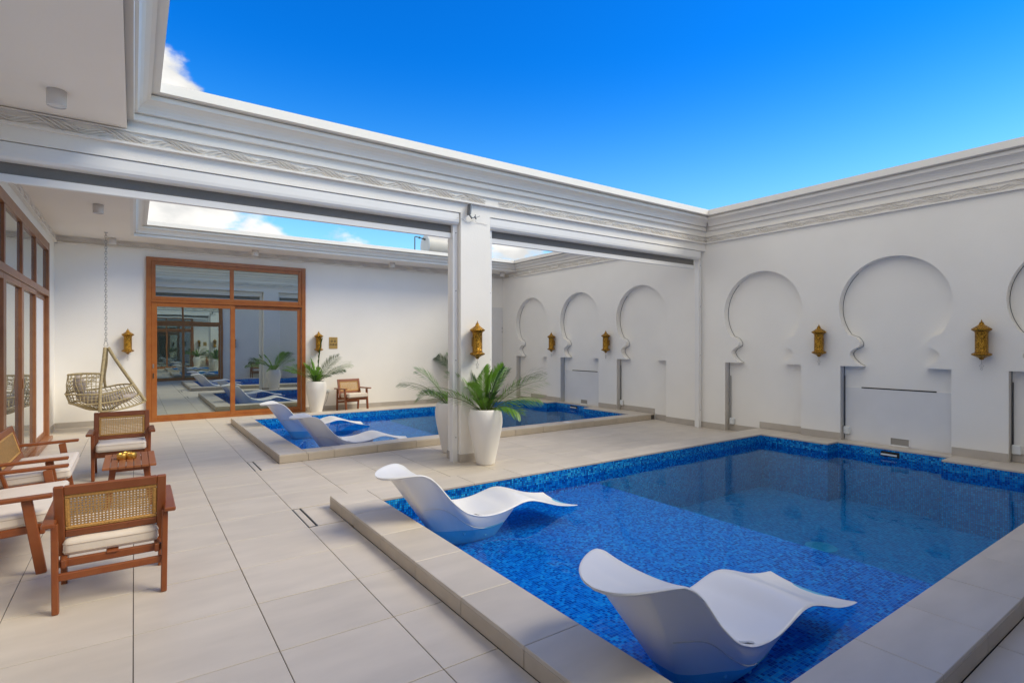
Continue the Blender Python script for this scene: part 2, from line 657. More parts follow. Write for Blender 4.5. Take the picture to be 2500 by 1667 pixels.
def to_yz(o, x):
    """stand a plate made in XY up as a wall: plate x -> world Y, plate y -> world Z, at world X = x"""
    o.data.transform(Matrix(((0, 0, 1, x), (1, 0, 0, 0), (0, 1, 0, 0), (0, 0, 0, 1))))


# ------------------------------------------------------------------ main dimensions (metres)
XL, XW, YN, YF = -1.18, 8.60, -1.20, 12.75          # inner faces of the four walls
ZC = 3.50                                             # gallery ceiling
WATER = -0.02
ZK = 0.109                                            # top of the pool coping
NEAR = (1.505, 0.84, XW, 5.13)                        # raised coping rectangles of the two pools
FAR = (1.525, 7.37, XW, 11.60)
TX, TY, TP = 1.197, 4.672, 0.60                       # tile grid origin and pitch

# ------------------------------------------------------------------ ground far outside, floor slab and floor tiles
g = MB()
g.box((-220, -220, -1.5), (220, 220, -1.32))
struct(g.build('ground', M['sand']))

fl = MB()


def cut(rects, r):
    out = []
    for a in rects:
        x0, y0, x1, y1 = a
        u0, v0, u1, v1 = max(x0, r[0]), max(y0, r[1]), min(x1, r[2]), min(y1, r[3])
        if u0 >= u1 or v0 >= v1:
            out.append(a)
            continue
        if y0 < v0: out.append((x0, y0, x1, v0))
        if v1 < y1: out.append((x0, v1, x1, y1))
        if x0 < u0: out.append((x0, v0, u0, v1))
        if u1 < x1: out.append((u1, v0, x1, v1))
    return out


def chamfer_tile(w, d, h=0.012, e=0.0016):
    """a floor tile lying in XY with its top at z = 0, lower left corner at the origin"""
    m = MB()
    b = [(0, 0), (w, 0), (w, d), (0, d)]
    t = [(e, e), (w - e, e), (w - e, d - e), (e, d - e)]
    m.quad([(x, y, 0) for x, y in t])
    for k in range(4):
        k2 = (k + 1) % 4
        m.quad([(*b[k], -e), (*b[k2], -e), (*t[k2], 0), (*t[k], 0)])
        m.quad([(*b[k], -h), (*b[k2], -h), (*b[k2], -e), (*b[k], -e)])
    return m


tile_cache = {}


def tile_mesh(w, d, mat, nm='floor_tile'):
    key = (round(w, 3), round(d, 3), mat.name)
    if key not in tile_cache:
        tile_cache[key] = chamfer_tile(w, d).mesh(nm, mat)
    return tile_cache[key]


for a in cut(cut([(XL, YN, XW + 0.12, YF)], NEAR), FAR):
    fl.box((a[0], a[1], -0.25), (a[2], a[3], -0.006))
floor = struct(fl.build('floor', M['grout']))
J, JY = 0.0021, 0.0032
DRAINS = ((1.197, 4.680, 1.275, 5.262), (1.197, 7.115, 1.275, 7.700))
for i in range(-5, 14):
    for j in range(-12, 15):
        x0, y0 = TX + i * TP, TY + 0.001 + j * TP
        cell = [(max(x0, XL), max(y0, YN), min(x0 + TP, XW + 0.11), min(y0 + TP, YF))]
        if cell[0][0] >= cell[0][2] or cell[0][1] >= cell[0][3]:
            continue
        for r in (NEAR, FAR) + DRAINS:
            cell = cut(cell, r)
        for c in cell:
            w, d = c[2] - c[0] - 2 * J, c[3] - c[1] - 2 * JY
            if w < 0.015 or d < 0.015:
                continue
            t = obj('floor_tile', tile_mesh(w, d, M['tile']), floor)
            t.location = (c[0] + J, c[1] + JY, R.uniform(-.0006, .0006))

for k, r in enumerate(DRAINS):
    dr = thing('floor_drain', ('slim tile-inlay floor drain with dark slot, level with the corner of the nearer pool',
                               'slim tile-inlay floor drain with dark slot, beside the farther pool')[k], 'drain', (r[0], r[1], 0),
               group='slot drains in the floor')
    w, d = r[2] - r[0], r[3] - r[1]
    m = MB()
    m.box((0.001, 0.001, -0.0055), (w - .001, d - .001, -0.004))
    m.build('drain_slot', M['gap'], dr)
    t = obj('drain_tile', chamfer_tile(w - 0.026, d - 0.022).mesh('drain_tile', M['tile']), dr)
    t.location = (0.009, 0.011, 0.0005)
    m = MB()
    for a, b in (((0.001, 0.001), (w - .001, .004)), ((.001, d - .004), (w - .001, d - .001)), ((0.001, .004), (.004, d - .004)),
                 ((w - .004, .004), (w - .001, d - .004))):
        m.box((*a, -0.0039), (*b, 0.0008))
    m.build('drain_frame', M['floodgrey'], dr)

# ------------------------------------------------------------------ pools


def mosaic_wall(mb, gb, p, q, z0, z1, pitch=0.022):
    """mosaic on a vertical face from p to q (water side to the left of p->q)"""
    p, q = Vector((*p, 0)), Vector((*q, 0))
    d = q - p
    L = d.length
    d.normalize()
    nrm_ = Vector((-d.y, d.x, 0))
    n = max(1, round(L / pitch))
    px = L / n
    m = max(1, round((z1 - z0) / pitch))
    pz = (z1 - z0) / m
    g_ = 0.0016
    o = nrm_ * 0.002
    gb.quad([p + Vector((0, 0, z0)), q + Vector((0, 0, z0)), q + Vector((0, 0, z1)), p + Vector((0, 0, z1))])
    for i in range(n):
        for j in range(m):
            a, b = p + d * (i * px + g_) + o, p + d * ((i + 1) * px - g_) + o
            lo, hi = Vector((0, 0, z0 + j * pz + g_)), Vector((0, 0, z0 + (j + 1) * pz - g_))
            mb.quad([a + lo, b + lo, b + hi, a + hi])


def mosaic_floor(mb, gb, x0, y0, x1, y1, z, pitch=0.022, singles=None):
    n, m = round((x1 - x0) / pitch), round((y1 - y0) / pitch)
    px, py = (x1 - x0) / n, (y1 - y0) / m
    gb.quad([(x0, y0, z), (x1, y0, z), (x1, y1, z), (x0, y1, z)])
    g_ = 0.0016
    cells = []
    for i in range(n):
        for j in range(m):
            a, b = x0 + i * px, y0 + j * py
            cells.append((a + g_, b + g_, a + px - g_, b + py - g_))
    if singles is not None:
        cells.sort(key=lambda c: c[0] ** 2 + c[1] ** 2)
        singles += [(*c, z + .002) for c in cells[:280]]
        cells = cells[280:]
    for c in cells:
        mb.quad([(c[0], c[1], z + .002), (c[2], c[1], z + .002), (c[2], c[3], z + .002), (c[0], c[3], z + .002)])


def make_pool(label, rect, inner, ledge_x, ledge_z, deep_z, joints, singles, nm):
    root = thing('swimming_pool', label, 'swimming pool', (rect[0], rect[1], 0), group='raised tiled pools in the courtyard')
    off = Vector((rect[0], rect[1], 0))

    def put(mb, name, mat, **k):
        mb.v = [(x - off.x, y - off.y, z) for x, y, z in mb.v]
        return mb.build(name, mat, root, **k)
    x0, y0, x1, y1 = inner['box']
    rx0, ry0, rx1, ry1 = inner['recess']          # recess towards the wall (between the piers)
    ring = [(x0, y0), (x1, y0), (x1, ry0), (rx1, ry0), (rx1, ry1), (x1, ry1), (x1, y1), (x0, y1)]
    # kerb walls under the coping
    k = MB()
    zt = ZK - 0.021
    b = -1.2
    o = rect
    e = 0.011
    k.box((o[0] + e, o[1] + e, b), (x0, o[3] - e, zt))
    k.box((x0, o[1] + e, b), (o[2] + .1, y0, zt))
    k.box((x0, y1, b), (o[2] + .1, o[3] - e, zt))
    k.box((rx1, y0, b), (o[2] + .1, y1, zt))
    k.box((x1, y0, b), (rx1, ry0, zt))
    k.box((x1, ry1, b), (rx1, y1, zt))
    put(k, 'kerb_wall', M['grout'])
    # coping tiles on top
    zt = ZK

    def coping(a):
        w, d = a[2] - a[0] - 2 * J, a[3] - a[1] - 2 * J
        if w < .02 or d < .02:
            return
        t = obj('coping_tile', chamfer_tile(w, d, 0.021, 0.0025).mesh('coping_tile', M['tile']), root)
        t.location = (a[0] + J - off.x, a[1] + J - off.y, zt + R.uniform(-.0006, .0006))

    def split(a0, a1, js):
        c = [a0] + [v for v in js if a0 + .03 < v < a1 - .03] + [a1]
        return list(zip(c[:-1], c[1:]))
    jy, jx = joints
    for a, b_ in split(o[1], o[3], jy):
        coping((o[0], a, x0, b_))
    for a, b_ in split(x0, o[2] + .11, jx):
        coping((a, o[1], b_, y0))
        coping((a, y1, b_, o[3]))
    for a, b_ in split(y0, ry0, jy):
        coping((x1, a, o[2] + .11, b_))
    for a, b_ in split(ry0, ry1, jy):
        coping((rx1, a, o[2] + .11, b_))
    for a, b_ in split(ry1, y1, jy):
        coping((x1, a, o[2] + .11, b_))
    # riser tiles on the outer faces
    def riser(p, q, nrm_):
        p, q = Vector(p), Vector(q)
        d = (q - p)
        L = d.length
        d.normalize()
        m = chamfer_tile(L - 2 * J, ZK - 0.023, 0.011, 0.0015).mesh('riser_tile', M['riser'])
        t = obj('riser_tile', m, root)
        n_ = Vector(nrm_)
        t.matrix_local = Matrix(((d.x, 0, n_.x, p.x - off.x + d.x * J), (d.y, 0, n_.y, p.y - off.y + d.y * J), (0, 1, 0, 0.0015), (0, 0, 0, 1)))
    for a, b_ in split(o[1], o[3], jy):
        riser((o[0], b_, 0), (o[0], a, 0), (-1, 0, 0))
    for a, b_ in split(o[0], o[2], jx):
        riser((a, o[1], 0), (b_, o[1], 0), (0, -1, 0))
        riser((b_, o[3], 0), (a, o[3], 0), (0, 1, 0))
    # mosaic lining
    mb, gb, db = MB(), MB(), MB()
    zt = ZK - 0.022
    sing = [] if singles else None
    xs = sorted(set([x0, ledge_x, x1]))
    n = len(ring)
    for i_ in range(n):
        p, q = ring[i_], ring[(i_ + 1) % n]
        segs = [(p, q, None)]
        if p[1] == q[1] and min(p[0], q[0]) < ledge_x < max(p[0], q[0]):
            mid = (ledge_x, p[1])
            segs = [(p, mid, None), (mid, q, None)]
        for a, b_, _ in segs:
            zb = ledge_z if max(a[0], b_[0]) <= ledge_x + 1e-6 else deep_z
            mosaic_wall(mb, gb, a, b_, max(zb, -.125) if zb == deep_z else zb, zt)
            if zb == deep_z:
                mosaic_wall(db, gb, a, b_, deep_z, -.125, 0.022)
    mosaic_floor(mb, gb, x0, y0, ledge_x, y1, ledge_z, singles=sing)
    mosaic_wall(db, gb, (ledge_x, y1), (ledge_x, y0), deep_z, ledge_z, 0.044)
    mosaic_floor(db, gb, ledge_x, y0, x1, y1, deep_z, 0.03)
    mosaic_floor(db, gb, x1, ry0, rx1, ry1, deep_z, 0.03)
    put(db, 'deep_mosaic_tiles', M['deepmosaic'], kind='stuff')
    put(gb, 'lining_grout', M['mosaicgrout'])
    put(mb, 'mosaic_tiles', M['mosaic'], kind='stuff')
    if sing:
        c = sing[0]
        w, d = c[2] - c[0], c[3] - c[1]
        m = MB()
        m.quad([(0, 0, 0), (w, 0, 0), (w, d, 0), (0, d, 0)])
        me = m.mesh('mosaic_tile', M['mosaic'])
        for c in sing:
            t = obj('mosaic_tile', me, root)
            t.location = (c[0] - off.x, c[1] - off.y, c[4])
    # water: one sheet filling the outline
    w = MB()
    for r_ in ((x0, y0, x1, y1), (x1, ry0, rx1, ry1)):
        w.quad([(r_[0], r_[1], WATER), (r_[2], r_[1], WATER), (r_[2], r_[3], WATER), (r_[0], r_[3], WATER)])
    wo_ = w.build('water', M['water'])
    struct(wo_)
    return root, off


near_pool, npo = make_pool('nearer raised swimming pool with deep blue mosaic lining and two white loungers on its ledge', NEAR,
                           dict(box=(1.86, 1.195, 8.13, 4.75), recess=(8.13, 2.42, 8.43, 3.745)), 4.62, -0.165, -0.72,
                           ([0.255 + .6 * i for i in range(1, 8)] + [4.455, 4.78], [2.255 + .6 * i for i in range(0, 12)]), True, 'near')
far_pool, fpo = make_pool('farther raised swimming pool behind the column with two white loungers and mosaic band', FAR,
                          dict(box=(1.865, 7.63, 8.25, 11.25), recess=(8.25, 9.0, 8.56, 10.30)), 4.62, -0.165, -0.72,
                          ([7.74 + .6 * i for i in range(0, 8)], [1.885, 2.22] + [2.825 + .6 * i for i in range(0, 12)]), False, 'far')


def pool_part(mb, name, mat, root, off):
    mb.v = [(x - off.x, y - off.y, z) for x, y, z in mb.v]
    return mb.build(name, mat, root)


# skimmer mouths, outlet grille in the deep end
for root, off, xx, ya, yb in ((near_pool, npo, 8.43, 2.966, 3.187), (far_pool, fpo, 8.56, 9.55, 9.80)):
    m = MB()
    m.box((xx - .006, ya, -.005), (xx - .003, yb, .066))
    pool_part(m, 'skimmer_mouth', M['dark'], root, off)
    m = MB()
    m.box((xx - .016, ya + .03, .012), (xx - .007, yb, .034), .002)
    pool_part(m, 'skimmer_flap', M['socket'], root, off)
m = MB()
m.lathe([(0.0, .012), (.13, .010), (.155, .004), (.16, .003)], 28, (6.25, 2.95, -.718))
for k in range(5):
    m.box((6.15 + .045 * k, 2.86, -.706), (6.16 + .045 * k, 3.04, -.703))
pool_part(m, 'floor_outlet', pmat('outlet_plastic', (0.06, 0.46, 0.60), .4), near_pool, npo)
m = MB()
m.box((6.40, 7.40, ZK + .001), (6.52, 7.55, ZK + .004), .002)
pool_part(m, 'coping_hatch', M['white'], far_pool, fpo)

# ------------------------------------------------------------------ mouldings: cornice profile (d = projection, z), frieze motif
CORN = [(0.0, 3.585), (0.050, 3.586), (0.054, 3.634), (0.036, 3.638), (0.036, 3.652), (0.078, 3.654), (0.082, 3.672), (0.094, 3.700),
        (0.116, 3.727), (0.150, 3.749), (0.178, 3.757), (0.180, 3.795), (0.150, 3.799), (0.150, 3.812), (0.246, 3.815), (0.245, 3.906), (0.206, 3.916),
        (-0.02, 3.920)]
FARC = [(d, 3.502 + (z - 3.585) * 0.83) for d, z in CORN]


def extrude_profile(mb, prof, p, q, nrm_, m0=0.0, m1=0.0):
    """sweep (d, z) along p->q; nrm_ = direction of projection; m0/m1 = mitre at the ends (how far an end moves per unit of d)"""
    p, q, n_ = Vector(p), Vector(q), Vector(nrm_)
    d = (q - p).normalized()
    A = [p + n_ * a + d * (a * m0) + Vector((0, 0, z)) for a, z in prof]
    B = [q + n_ * a - d * (a * m1) + Vector((0, 0, z)) for a, z in prof]
    for i in range(len(prof) - 1):
        mb.quad([A[i], B[i], B[i + 1], A[i + 1]])
    mb.quad(list(reversed(A)))
    mb.quad(B)


def motif_mesh(L, h=0.118, flip=False):
    """one length of carved strands: two fans of overlapping ridged ribbons"""
    mb = MB()

    def ribbon(pts, w, dep, taper=True):
        n = len(pts)
        rows = []
        for i, (a, z) in enumerate(pts):
            a0, z0 = pts[max(i - 1, 0)]
            a1, z1 = pts[min(i + 1, n - 1)]
            t = Vector((a1 - a0, z1 - z0)).normalized()
            nx, nz = -t.y, t.x
            k = sin(pi * min(max((i + .6) / (n + .2), 0), 1)) ** .6 if taper else 1
            ww = w * k
            rows.append([(a + nx * ww, z + nz * ww, 0.0), (a + nx * ww * .35, z + nz * ww * .35, dep * k), (a - nx * ww * .3, z - nz * ww * .3, dep * k * .9),
                         (a - nx * ww, z - nz * ww, 0.0)])
        for i in range(n - 1):
            for j in range(3):
                mb.quad([rows[i][j], rows[i][j + 1], rows[i + 1][j + 1], rows[i + 1][j]], True)

    def S(a0, z0, a1, z1, n=9, bow=0.0):
        out = []
        for i in range(n):
            t = i / (n - 1)
            s_ = t * t * (3 - 2 * t)
            out.append((a0 + (a1 - a0) * t, z0 + (z1 - z0) * s_ + bow * sin(pi * t)))
        return out
    # descending bundle
    for k in range(4):
        ribbon(S(L * (.00 + .115 * k), h * (.97 - .02 * k), L * (.42 + .115 * k), h * (.07 + .02 * k), 10, 0), .0115, .034)
    # leaves filling the two triangles, curling the other way
    for k in range(3):
        ribbon(S(L * (-.36 + .165 * k), h * (.10 + .03 * k), L * (.06 + .10 * k), h * (.62 - .13 * k), 7, h * .18), .0135, .029)
    for k in range(3):
        ribbon(S(L * (.36 + .12 * k), h * (.88 - .05 * k), L * (.66 + .07 * k), h * (.70 - .03 * k), 6, -h * .22), .0115, .026)
    if flip:
        mb.v = [(L - a, z, d) for a, z, d in mb.v]
        mb.f = [tuple(reversed(f)) for f in mb.f]
    return mb


MOTIF_L = 0.45
motif_a = motif_mesh(MOTIF_L).mesh('carved_motif', M['trim'])
motif_b = motif_mesh(MOTIF_L, flip=True).mesh('carved_motif', M['trim'])


def frieze(parent, p, q, nrm_, zb, flip_at=None, sc=1.0, pieces=True):
    """frieze band: plain backing with a ledge below and a bead above, and the carved lengths on it"""
    p, q, n_ = Vector((*p, 0)), Vector((*q, 0)), Vector((*nrm_, 0))
    d = (q - p)
    L = d.length
    d.normalize()
    b = MB()
    for z0, z1, dd in ((zb, zb + .020, .046), (zb + .020, zb + .122, .008), (zb + .122, zb + .134, .034)):
        P = [p, q, q + n_ * dd, p + n_ * dd]
        lo, hi = Vector((0, 0, z0)), Vector((0, 0, z1))
        b.quad([P[3] + lo, P[2] + lo, P[2] + hi, P[3] + hi])
        b.quad([P[0] + hi, P[3] + hi, P[2] + hi, P[1] + hi])
        b.quad([P[0] + lo, P[1] + lo, P[2] + lo, P[3] + lo])
        b.quad([P[0] + lo, P[3] + lo, P[3] + hi, P[0] + hi])
        b.quad([P[2] + lo, P[1] + lo, P[1] + hi, P[2] + hi])
    b.build('frieze_band', M['trim'], parent)
    n = int(L / MOTIF_L + 1e-6)
    step = L / n
    for i in range(n):
        a = i * step
        me = motif_a if (flip_at is None or a < flip_at) else motif_b
        o = obj('carved_motif', me, parent)
        o0 = p + d * a + n_ * 0.0050
        s_ = step / MOTIF_L
        o.matrix_local = Matrix(((d.x * s_, 0, n_.x, o0.x), (d.y * s_, 0, n_.y, o0.y), (0, .86, 0, zb + .020), (0, 0, 0, 1)))


def skirting(parent, p, q, nrm_, z0, h=0.105, mat=None, pitch=0.6, t=0.011):
    p, q, n_ = Vector((*p, 0)), Vector((*q, 0)), Vector((*nrm_, 0))
    d = (q - p)
    L = d.length
    d.normalize()
    n = max(1, round(L / pitch))
    for i in range(n):
        a, b = L * i / n + .001, L * (i + 1) / n - .001
        m = MB()
        m.box((0, 0, 0), (b - a, t, h), .0018)
        o = m.build('skirting_tile', M['skirt'], parent)
        o0 = p + d * a
        o.matrix_local = Matrix(((d.x, n_.x, 0, o0.x), (d.y, n_.y, 0, o0.y), (0, 0, 1, z0), (0, 0, 0, 1)))


# ------------------------------------------------------------------ right wall with horseshoe niches
ND = 0.125
wall_r = thing('courtyard_wall', 'long white plaster wall with horseshoe arch niches along both pools', 'wall', (0, 0, 0), kind='thing')
NICHES = [5.03, 3.12, 1.235, 11.42, 9.55, 7.66, -0.60]


def niche_profile():
    """left half (as seen: +Y side) of a niche from the floor up to the crown: list of (half width, z)"""
    pts = [(.665, -.02), (.665, 1.205), (.375, 1.205), (.385, 1.215)]
    # concave ogee from the tip out to the cusp, then the round knuckle
    for t in range(1, 9):
        u = t / 8
        pts.append((.385 + .155 * (1 - (1 - u) ** 1.7), 1.215 + .175 * u ** 1.15))
    for t in range(1, 9):
        u = t / 8
        pts.append((.540 - .045 * u - .085 * (u ** 1.5), 1.390 + .105 * (u ** .7)))
    pts += [(.405, 1.520), (.405, 1.545), (.415, 1.570), (.432, 1.597)]
    # horseshoe: straight flank into the circle of radius .685 round (0, 2.07)
    cz_, r = 2.065, .685
    a0 = atan2(1.66 - cz_, .500)
    pts.append((.462, 1.628))
    n = 26
    aa = -.62
    for t in range(n + 1):
        a = aa + (pi / 2 - aa) * t / n
        pts.append((r * cos(a), cz_ + r * sin(a)))
    return pts


HP = niche_profile()
LO, HI = YN - .3, YF + .3
outline = [(LO, -.05)]
for yc in sorted(NICHES):
    outline += [(yc - w, max(z, -.05)) for w, z in HP]
    outline += [(yc + w, max(z, -.05)) for w, z in reversed(HP[:-1])]
outline += [(HI, -.05), (HI, 3.59), (LO, 3.59)]
front = poly_plate('wall_face', outline, ND, M['wall'], wall_r)
to_yz(front, XW + ND / 2)
m = MB()
m.box((XW + ND + .001, LO, -.05), (XW + .40, HI, 3.60))
m.build('wall_core', M['wall'], wall_r)
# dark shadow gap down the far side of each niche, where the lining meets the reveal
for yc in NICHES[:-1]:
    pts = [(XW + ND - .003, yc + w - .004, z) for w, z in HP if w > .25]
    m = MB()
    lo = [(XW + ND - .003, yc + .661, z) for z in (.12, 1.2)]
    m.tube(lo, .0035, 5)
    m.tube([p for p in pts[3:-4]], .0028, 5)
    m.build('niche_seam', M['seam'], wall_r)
# service panels with the spout slot and outlet box (the middle niche of each pool)
for yc, ya, yb, da, db in ((3.12, 3.548, 2.647, 3.176, 2.957), (9.55, 9.908, 9.042, 9.60, 9.38)):
    m = MB()
    m.box((XW + ND - .007, yc - .655, .10), (XW + ND + .0005, yc + .655, .893), .002)
    m.build('service_panel', M['panel'], wall_r)
    m = MB()
    m.box((XW + ND - .010, yb, .886), (XW + ND - .0005, ya, .902), .001)
    m.build('spout_slot', M['dark'], wall_r)
    m = MB()
    x = XW + ND - .0075
    m.box((x - .001, db, .125), (x, da, .215))
    m.build('outlet_recess', pmat('outlet_recess_tile', (.30, .28, .25), .7), wall_r)
    m = MB()
    for a, b in (((db - .012, .112), (db, .225)), ((da, .112), (da + .012, .225)), ((db, .215), (da, .225))):
        m.box((x - .008, a[0], a[1]), (x + .001, b[0], b[1]))
    m.box((x - .045, db - .005, .1095), (x, da + .005, .124), .002)
    m.build('outlet_surround', M['white'], wall_r)
# cornice and frieze
c = MB()
extrude_profile(c, CORN, (XW, 5.98, 0), (XW, YN, 0), (-1, 0, 0), 0, 0)
extrude_profile(c, [(d, z) for d, z in FARC], (XW, YF, 0), (XW, 6.55, 0), (-1, 0, 0), 0, 0)
c.box((XW, LO, 3.585), (XW + .40, HI, 3.76))
c.box((XW - .02, YN, 3.76), (XW + .40, 6.2, 3.916))
c.build('cornice', M['trim'], wall_r)
frieze(wall_r, (XW, 6.07), (XW, -.45), (-1, 0), 3.355, None)
frieze(wall_r, (XW, YF), (XW, 6.47), (-1, 0), 3.355, None)
# skirting: on the piers, lower on the floor between the pools, raised on the coping
bounds = [(6.07 - .0, 5.70, 0), (4.363, 3.787, ZK), (2.453, 1.902, ZK)]
skirting(wall_r, (XW, 7.0), (XW, 5.70), (-1, 0), 0)
skirting(wall_r, (XW + ND, 5.69), (XW + ND, 5.14), (-1, 0), 0)
skirting(wall_r, (XW + ND, 5.12), (XW + ND, 4.37), (-1, 0), ZK)
skirting(wall_r, (XW, 4.362), (XW, 3.788), (-1, 0), ZK)
skirting(wall_r, (XW, 2.452), (XW, 1.902), (-1, 0), ZK)
skirting(wall_r, (XW + ND, 1.895), (XW + ND, .86), (-1, 0), ZK)
skirting(wall_r, (XW + ND, 8.32), (XW + ND, 7.38), (-1, 0), ZK)
skirting(wall_r, (XW + ND, 7.36), (XW + ND, 7.0), (-1, 0), 0)
skirting(wall_r, (XW, 8.88), (XW, 8.33), (-1, 0), ZK)
skirting(wall_r, (XW, 10.75), (XW, 10.22), (-1, 0), ZK)
skirting(wall_r, (XW + ND, 12.08), (XW + ND, 11.62), (-1, 0), 0)
skirting(wall_r, (XW + ND, 11.58), (XW + ND, 10.76), (-1, 0), ZK)

SOCK = [(5.64, .109, .112, 'at floor level between the two pools'),
        (3.755, .195, .115, 'under the slotted niche of the nearer pool'),
        (1.868, .204, .115, 'in the niche at the right edge'),
        (8.29, .20, .115, 'in the farther pool niche closest to the beam')]
for y, z, h, where in SOCK:
    b = thing('junction_box', 'white junction box ' + where, 'junction box', (XW + ND - .012, y - .02, z),
              group='junction boxes low in the niches')
    m = MB()
    m.box((-.045, -.045, 0), (0, .045, h), .012)
    m.build('box_cover', M['socket'], b)
    m = MB()
    m.tube([(-.005, .035, h), (-.004, .035, h + .75)], .006, 6)
    m.build('cable', M['seam'], b)

# ------------------------------------------------------------------ far wall, left wall, near wall
wall_f = thing('end_wall', 'white plaster end wall with timber sliding door behind the farther pool', 'wall', kind='thing')
m = MB()
m.box((XL - .3, YF, -.05), (XW + .3, YF + .3, 3.52))
m.build('wall_face', M['wall'], wall_f)
frieze(wall_f, (XL, YF), (XW, YF), (0, -1), 3.362, None)
skirting(wall_f, (XL, YF), (.19, YF), (0, -1), 0, .10)
skirting(wall_f, (3.21, YF), (XW, YF), (0, -1), 0, .10)
m = MB()
m.box((8.17, YF - .012, 0.10), (8.585, YF - .0005, 2.56), .003)
m.build('boarded_recess', M['panel'], wall_f)
m = MB()
m.box((8.16, YF - .022, 0.10), (8.56, YF - .0125, 2.255), .003)
m.build('access_door', M['panel'], wall_f, label='pale flush access door in the corner')
m = MB()
for z in (1.85, 1.95):
    m.box((8.552, YF - .030, z), (8.566, YF - .0225, z + .05), .002)
m.build('door_hinge', M['floodgrey'], wall_f)

wall_l = thing('side_wall', 'white plaster side wall with the tall timber windows at left', 'wall', kind='thing')
m = MB()
m.box((XL - .3, YN - .3, -.05), (XL, YF, 3.52))
m.build('wall_face', M['wall'], wall_l)
frieze(wall_l, (XL, 6.46), (XL, YF), (1, 0), 3.362, None)
skirting(wall_l, (XL, 11.56), (XL, YF), (1, 0), 0, .10)
skirting(wall_l, (XL, YN), (XL, 6.2), (1, 0), 0, .10)

wall_n = thing('rear_wall', 'white plaster end wall mirrored in the door glass', 'wall', kind='thing')
m = MB()
m.box((XL, YN - .3, -.05), (XW, YN, 3.52))
m.build('wall_face', M['wall'], wall_n)

# ------------------------------------------------------------------ gallery roofs (soffits) with their cornices
gal = thing('gallery_roof', 'flat white gallery ceiling round the courtyards with stepped cornice edge', 'ceiling', kind='thing')
FX, FY, NY = -0.05, 12.08, -0.55
m = MB()
m.box((XL - .3, YN - .3, ZC), (FX, 6.12, 3.78))
m.box((XL - .3, 6.42, ZC), (FX, YF + .3, 3.70))
m.box((FX, FY, ZC), (XW, YF + .3, 3.70))
m.box((FX, YN - .3, ZC), (XW, NY, 3.78))
m.build('ceiling', M['ceiling'], gal)
c = MB()
extrude_profile(c, [(0, ZC + .0015)] + CORN, (FX, NY, 0), (FX, 6.12, 0), (1, 0, 0), 1, 0)
extrude_profile(c, [(0, ZC + .0015)] + CORN, (XW, NY, 0), (FX, NY, 0), (0, 1, 0), 0, 1)
extrude_profile(c, FARC, (FX, 6.42, 0), (FX, FY, 0), (1, 0, 0), 0, 1)
extrude_profile(c, FARC, (FX, FY, 0), (XW, FY, 0), (0, -1, 0), 1, 0)
c.build('cornice', M['trim'], gal)
m = MB()
m.box((XL - .3, YN - .3, 3.781), (FX - .021, 6.12, 3.914))
m.box((XL - .3, 6.42, 3.701), (FX - .021, YF + .3, 3.772))
m.box((FX - .021, FY + .021, 3.701), (XW, YF + .3, 3.772))
m.box((FX - .021, YN - .3, 3.781), (XW, NY - .021, 3.914))
m.build('roof_deck', M['roof'], gal)

# ------------------------------------------------------------------ beam and column between the two courtyards
BY0, BY1 = 6.10, 6.45
beam = thing('cross_beam', 'white plaster beam with carved frieze and stepped cornice between the two courtyards', 'beam', kind='thing')
m = MB()
m.box((XL, BY0, 3.225), (XW, BY1, 3.60))
m.build('beam_face', M['wall'], beam)
c = MB()
extrude_profile(c, CORN, (FX, BY0, 0), (XW, BY0, 0), (0, -1, 0), 1, 1)
extrude_profile(c, CORN, (XW, BY1, 0), (FX, BY1, 0), (0, 1, 0), 0, 1)
c.box((FX, BY0, 3.60), (XW, BY1, 3.916))
c.build('cornice', M['trim'], beam)
frieze(beam, (XL, BY0), (XW, BY0), (0, -1), 3.355, 4.85)
frieze(beam, (XW, BY1), (XL, BY1), (0, 1), 3.355, None)

colm = thing('column', 'square white column under the beam between the pools', 'column', (3.685, 6.275, 0), kind='thing')
m = MB()
m.box((-.225, -.175, 0.0), (.225, .175, 3.225))
m.build('shaft', M['wall'], colm)
skirting(colm, (-.238, -.175), (.238, -.175), (0, -1), 0, .105, pitch=1)
skirting(colm, (.225, -.175), (.225, .175), (1, 0), 0, .105, pitch=1)
skirting(colm, (-.225, .175), (-.225, -.175), (-1, 0), 0, .105, pitch=1)
skirting(colm, (.238, .175), (-.238, .175), (0, 1), 0, .105, pitch=1)

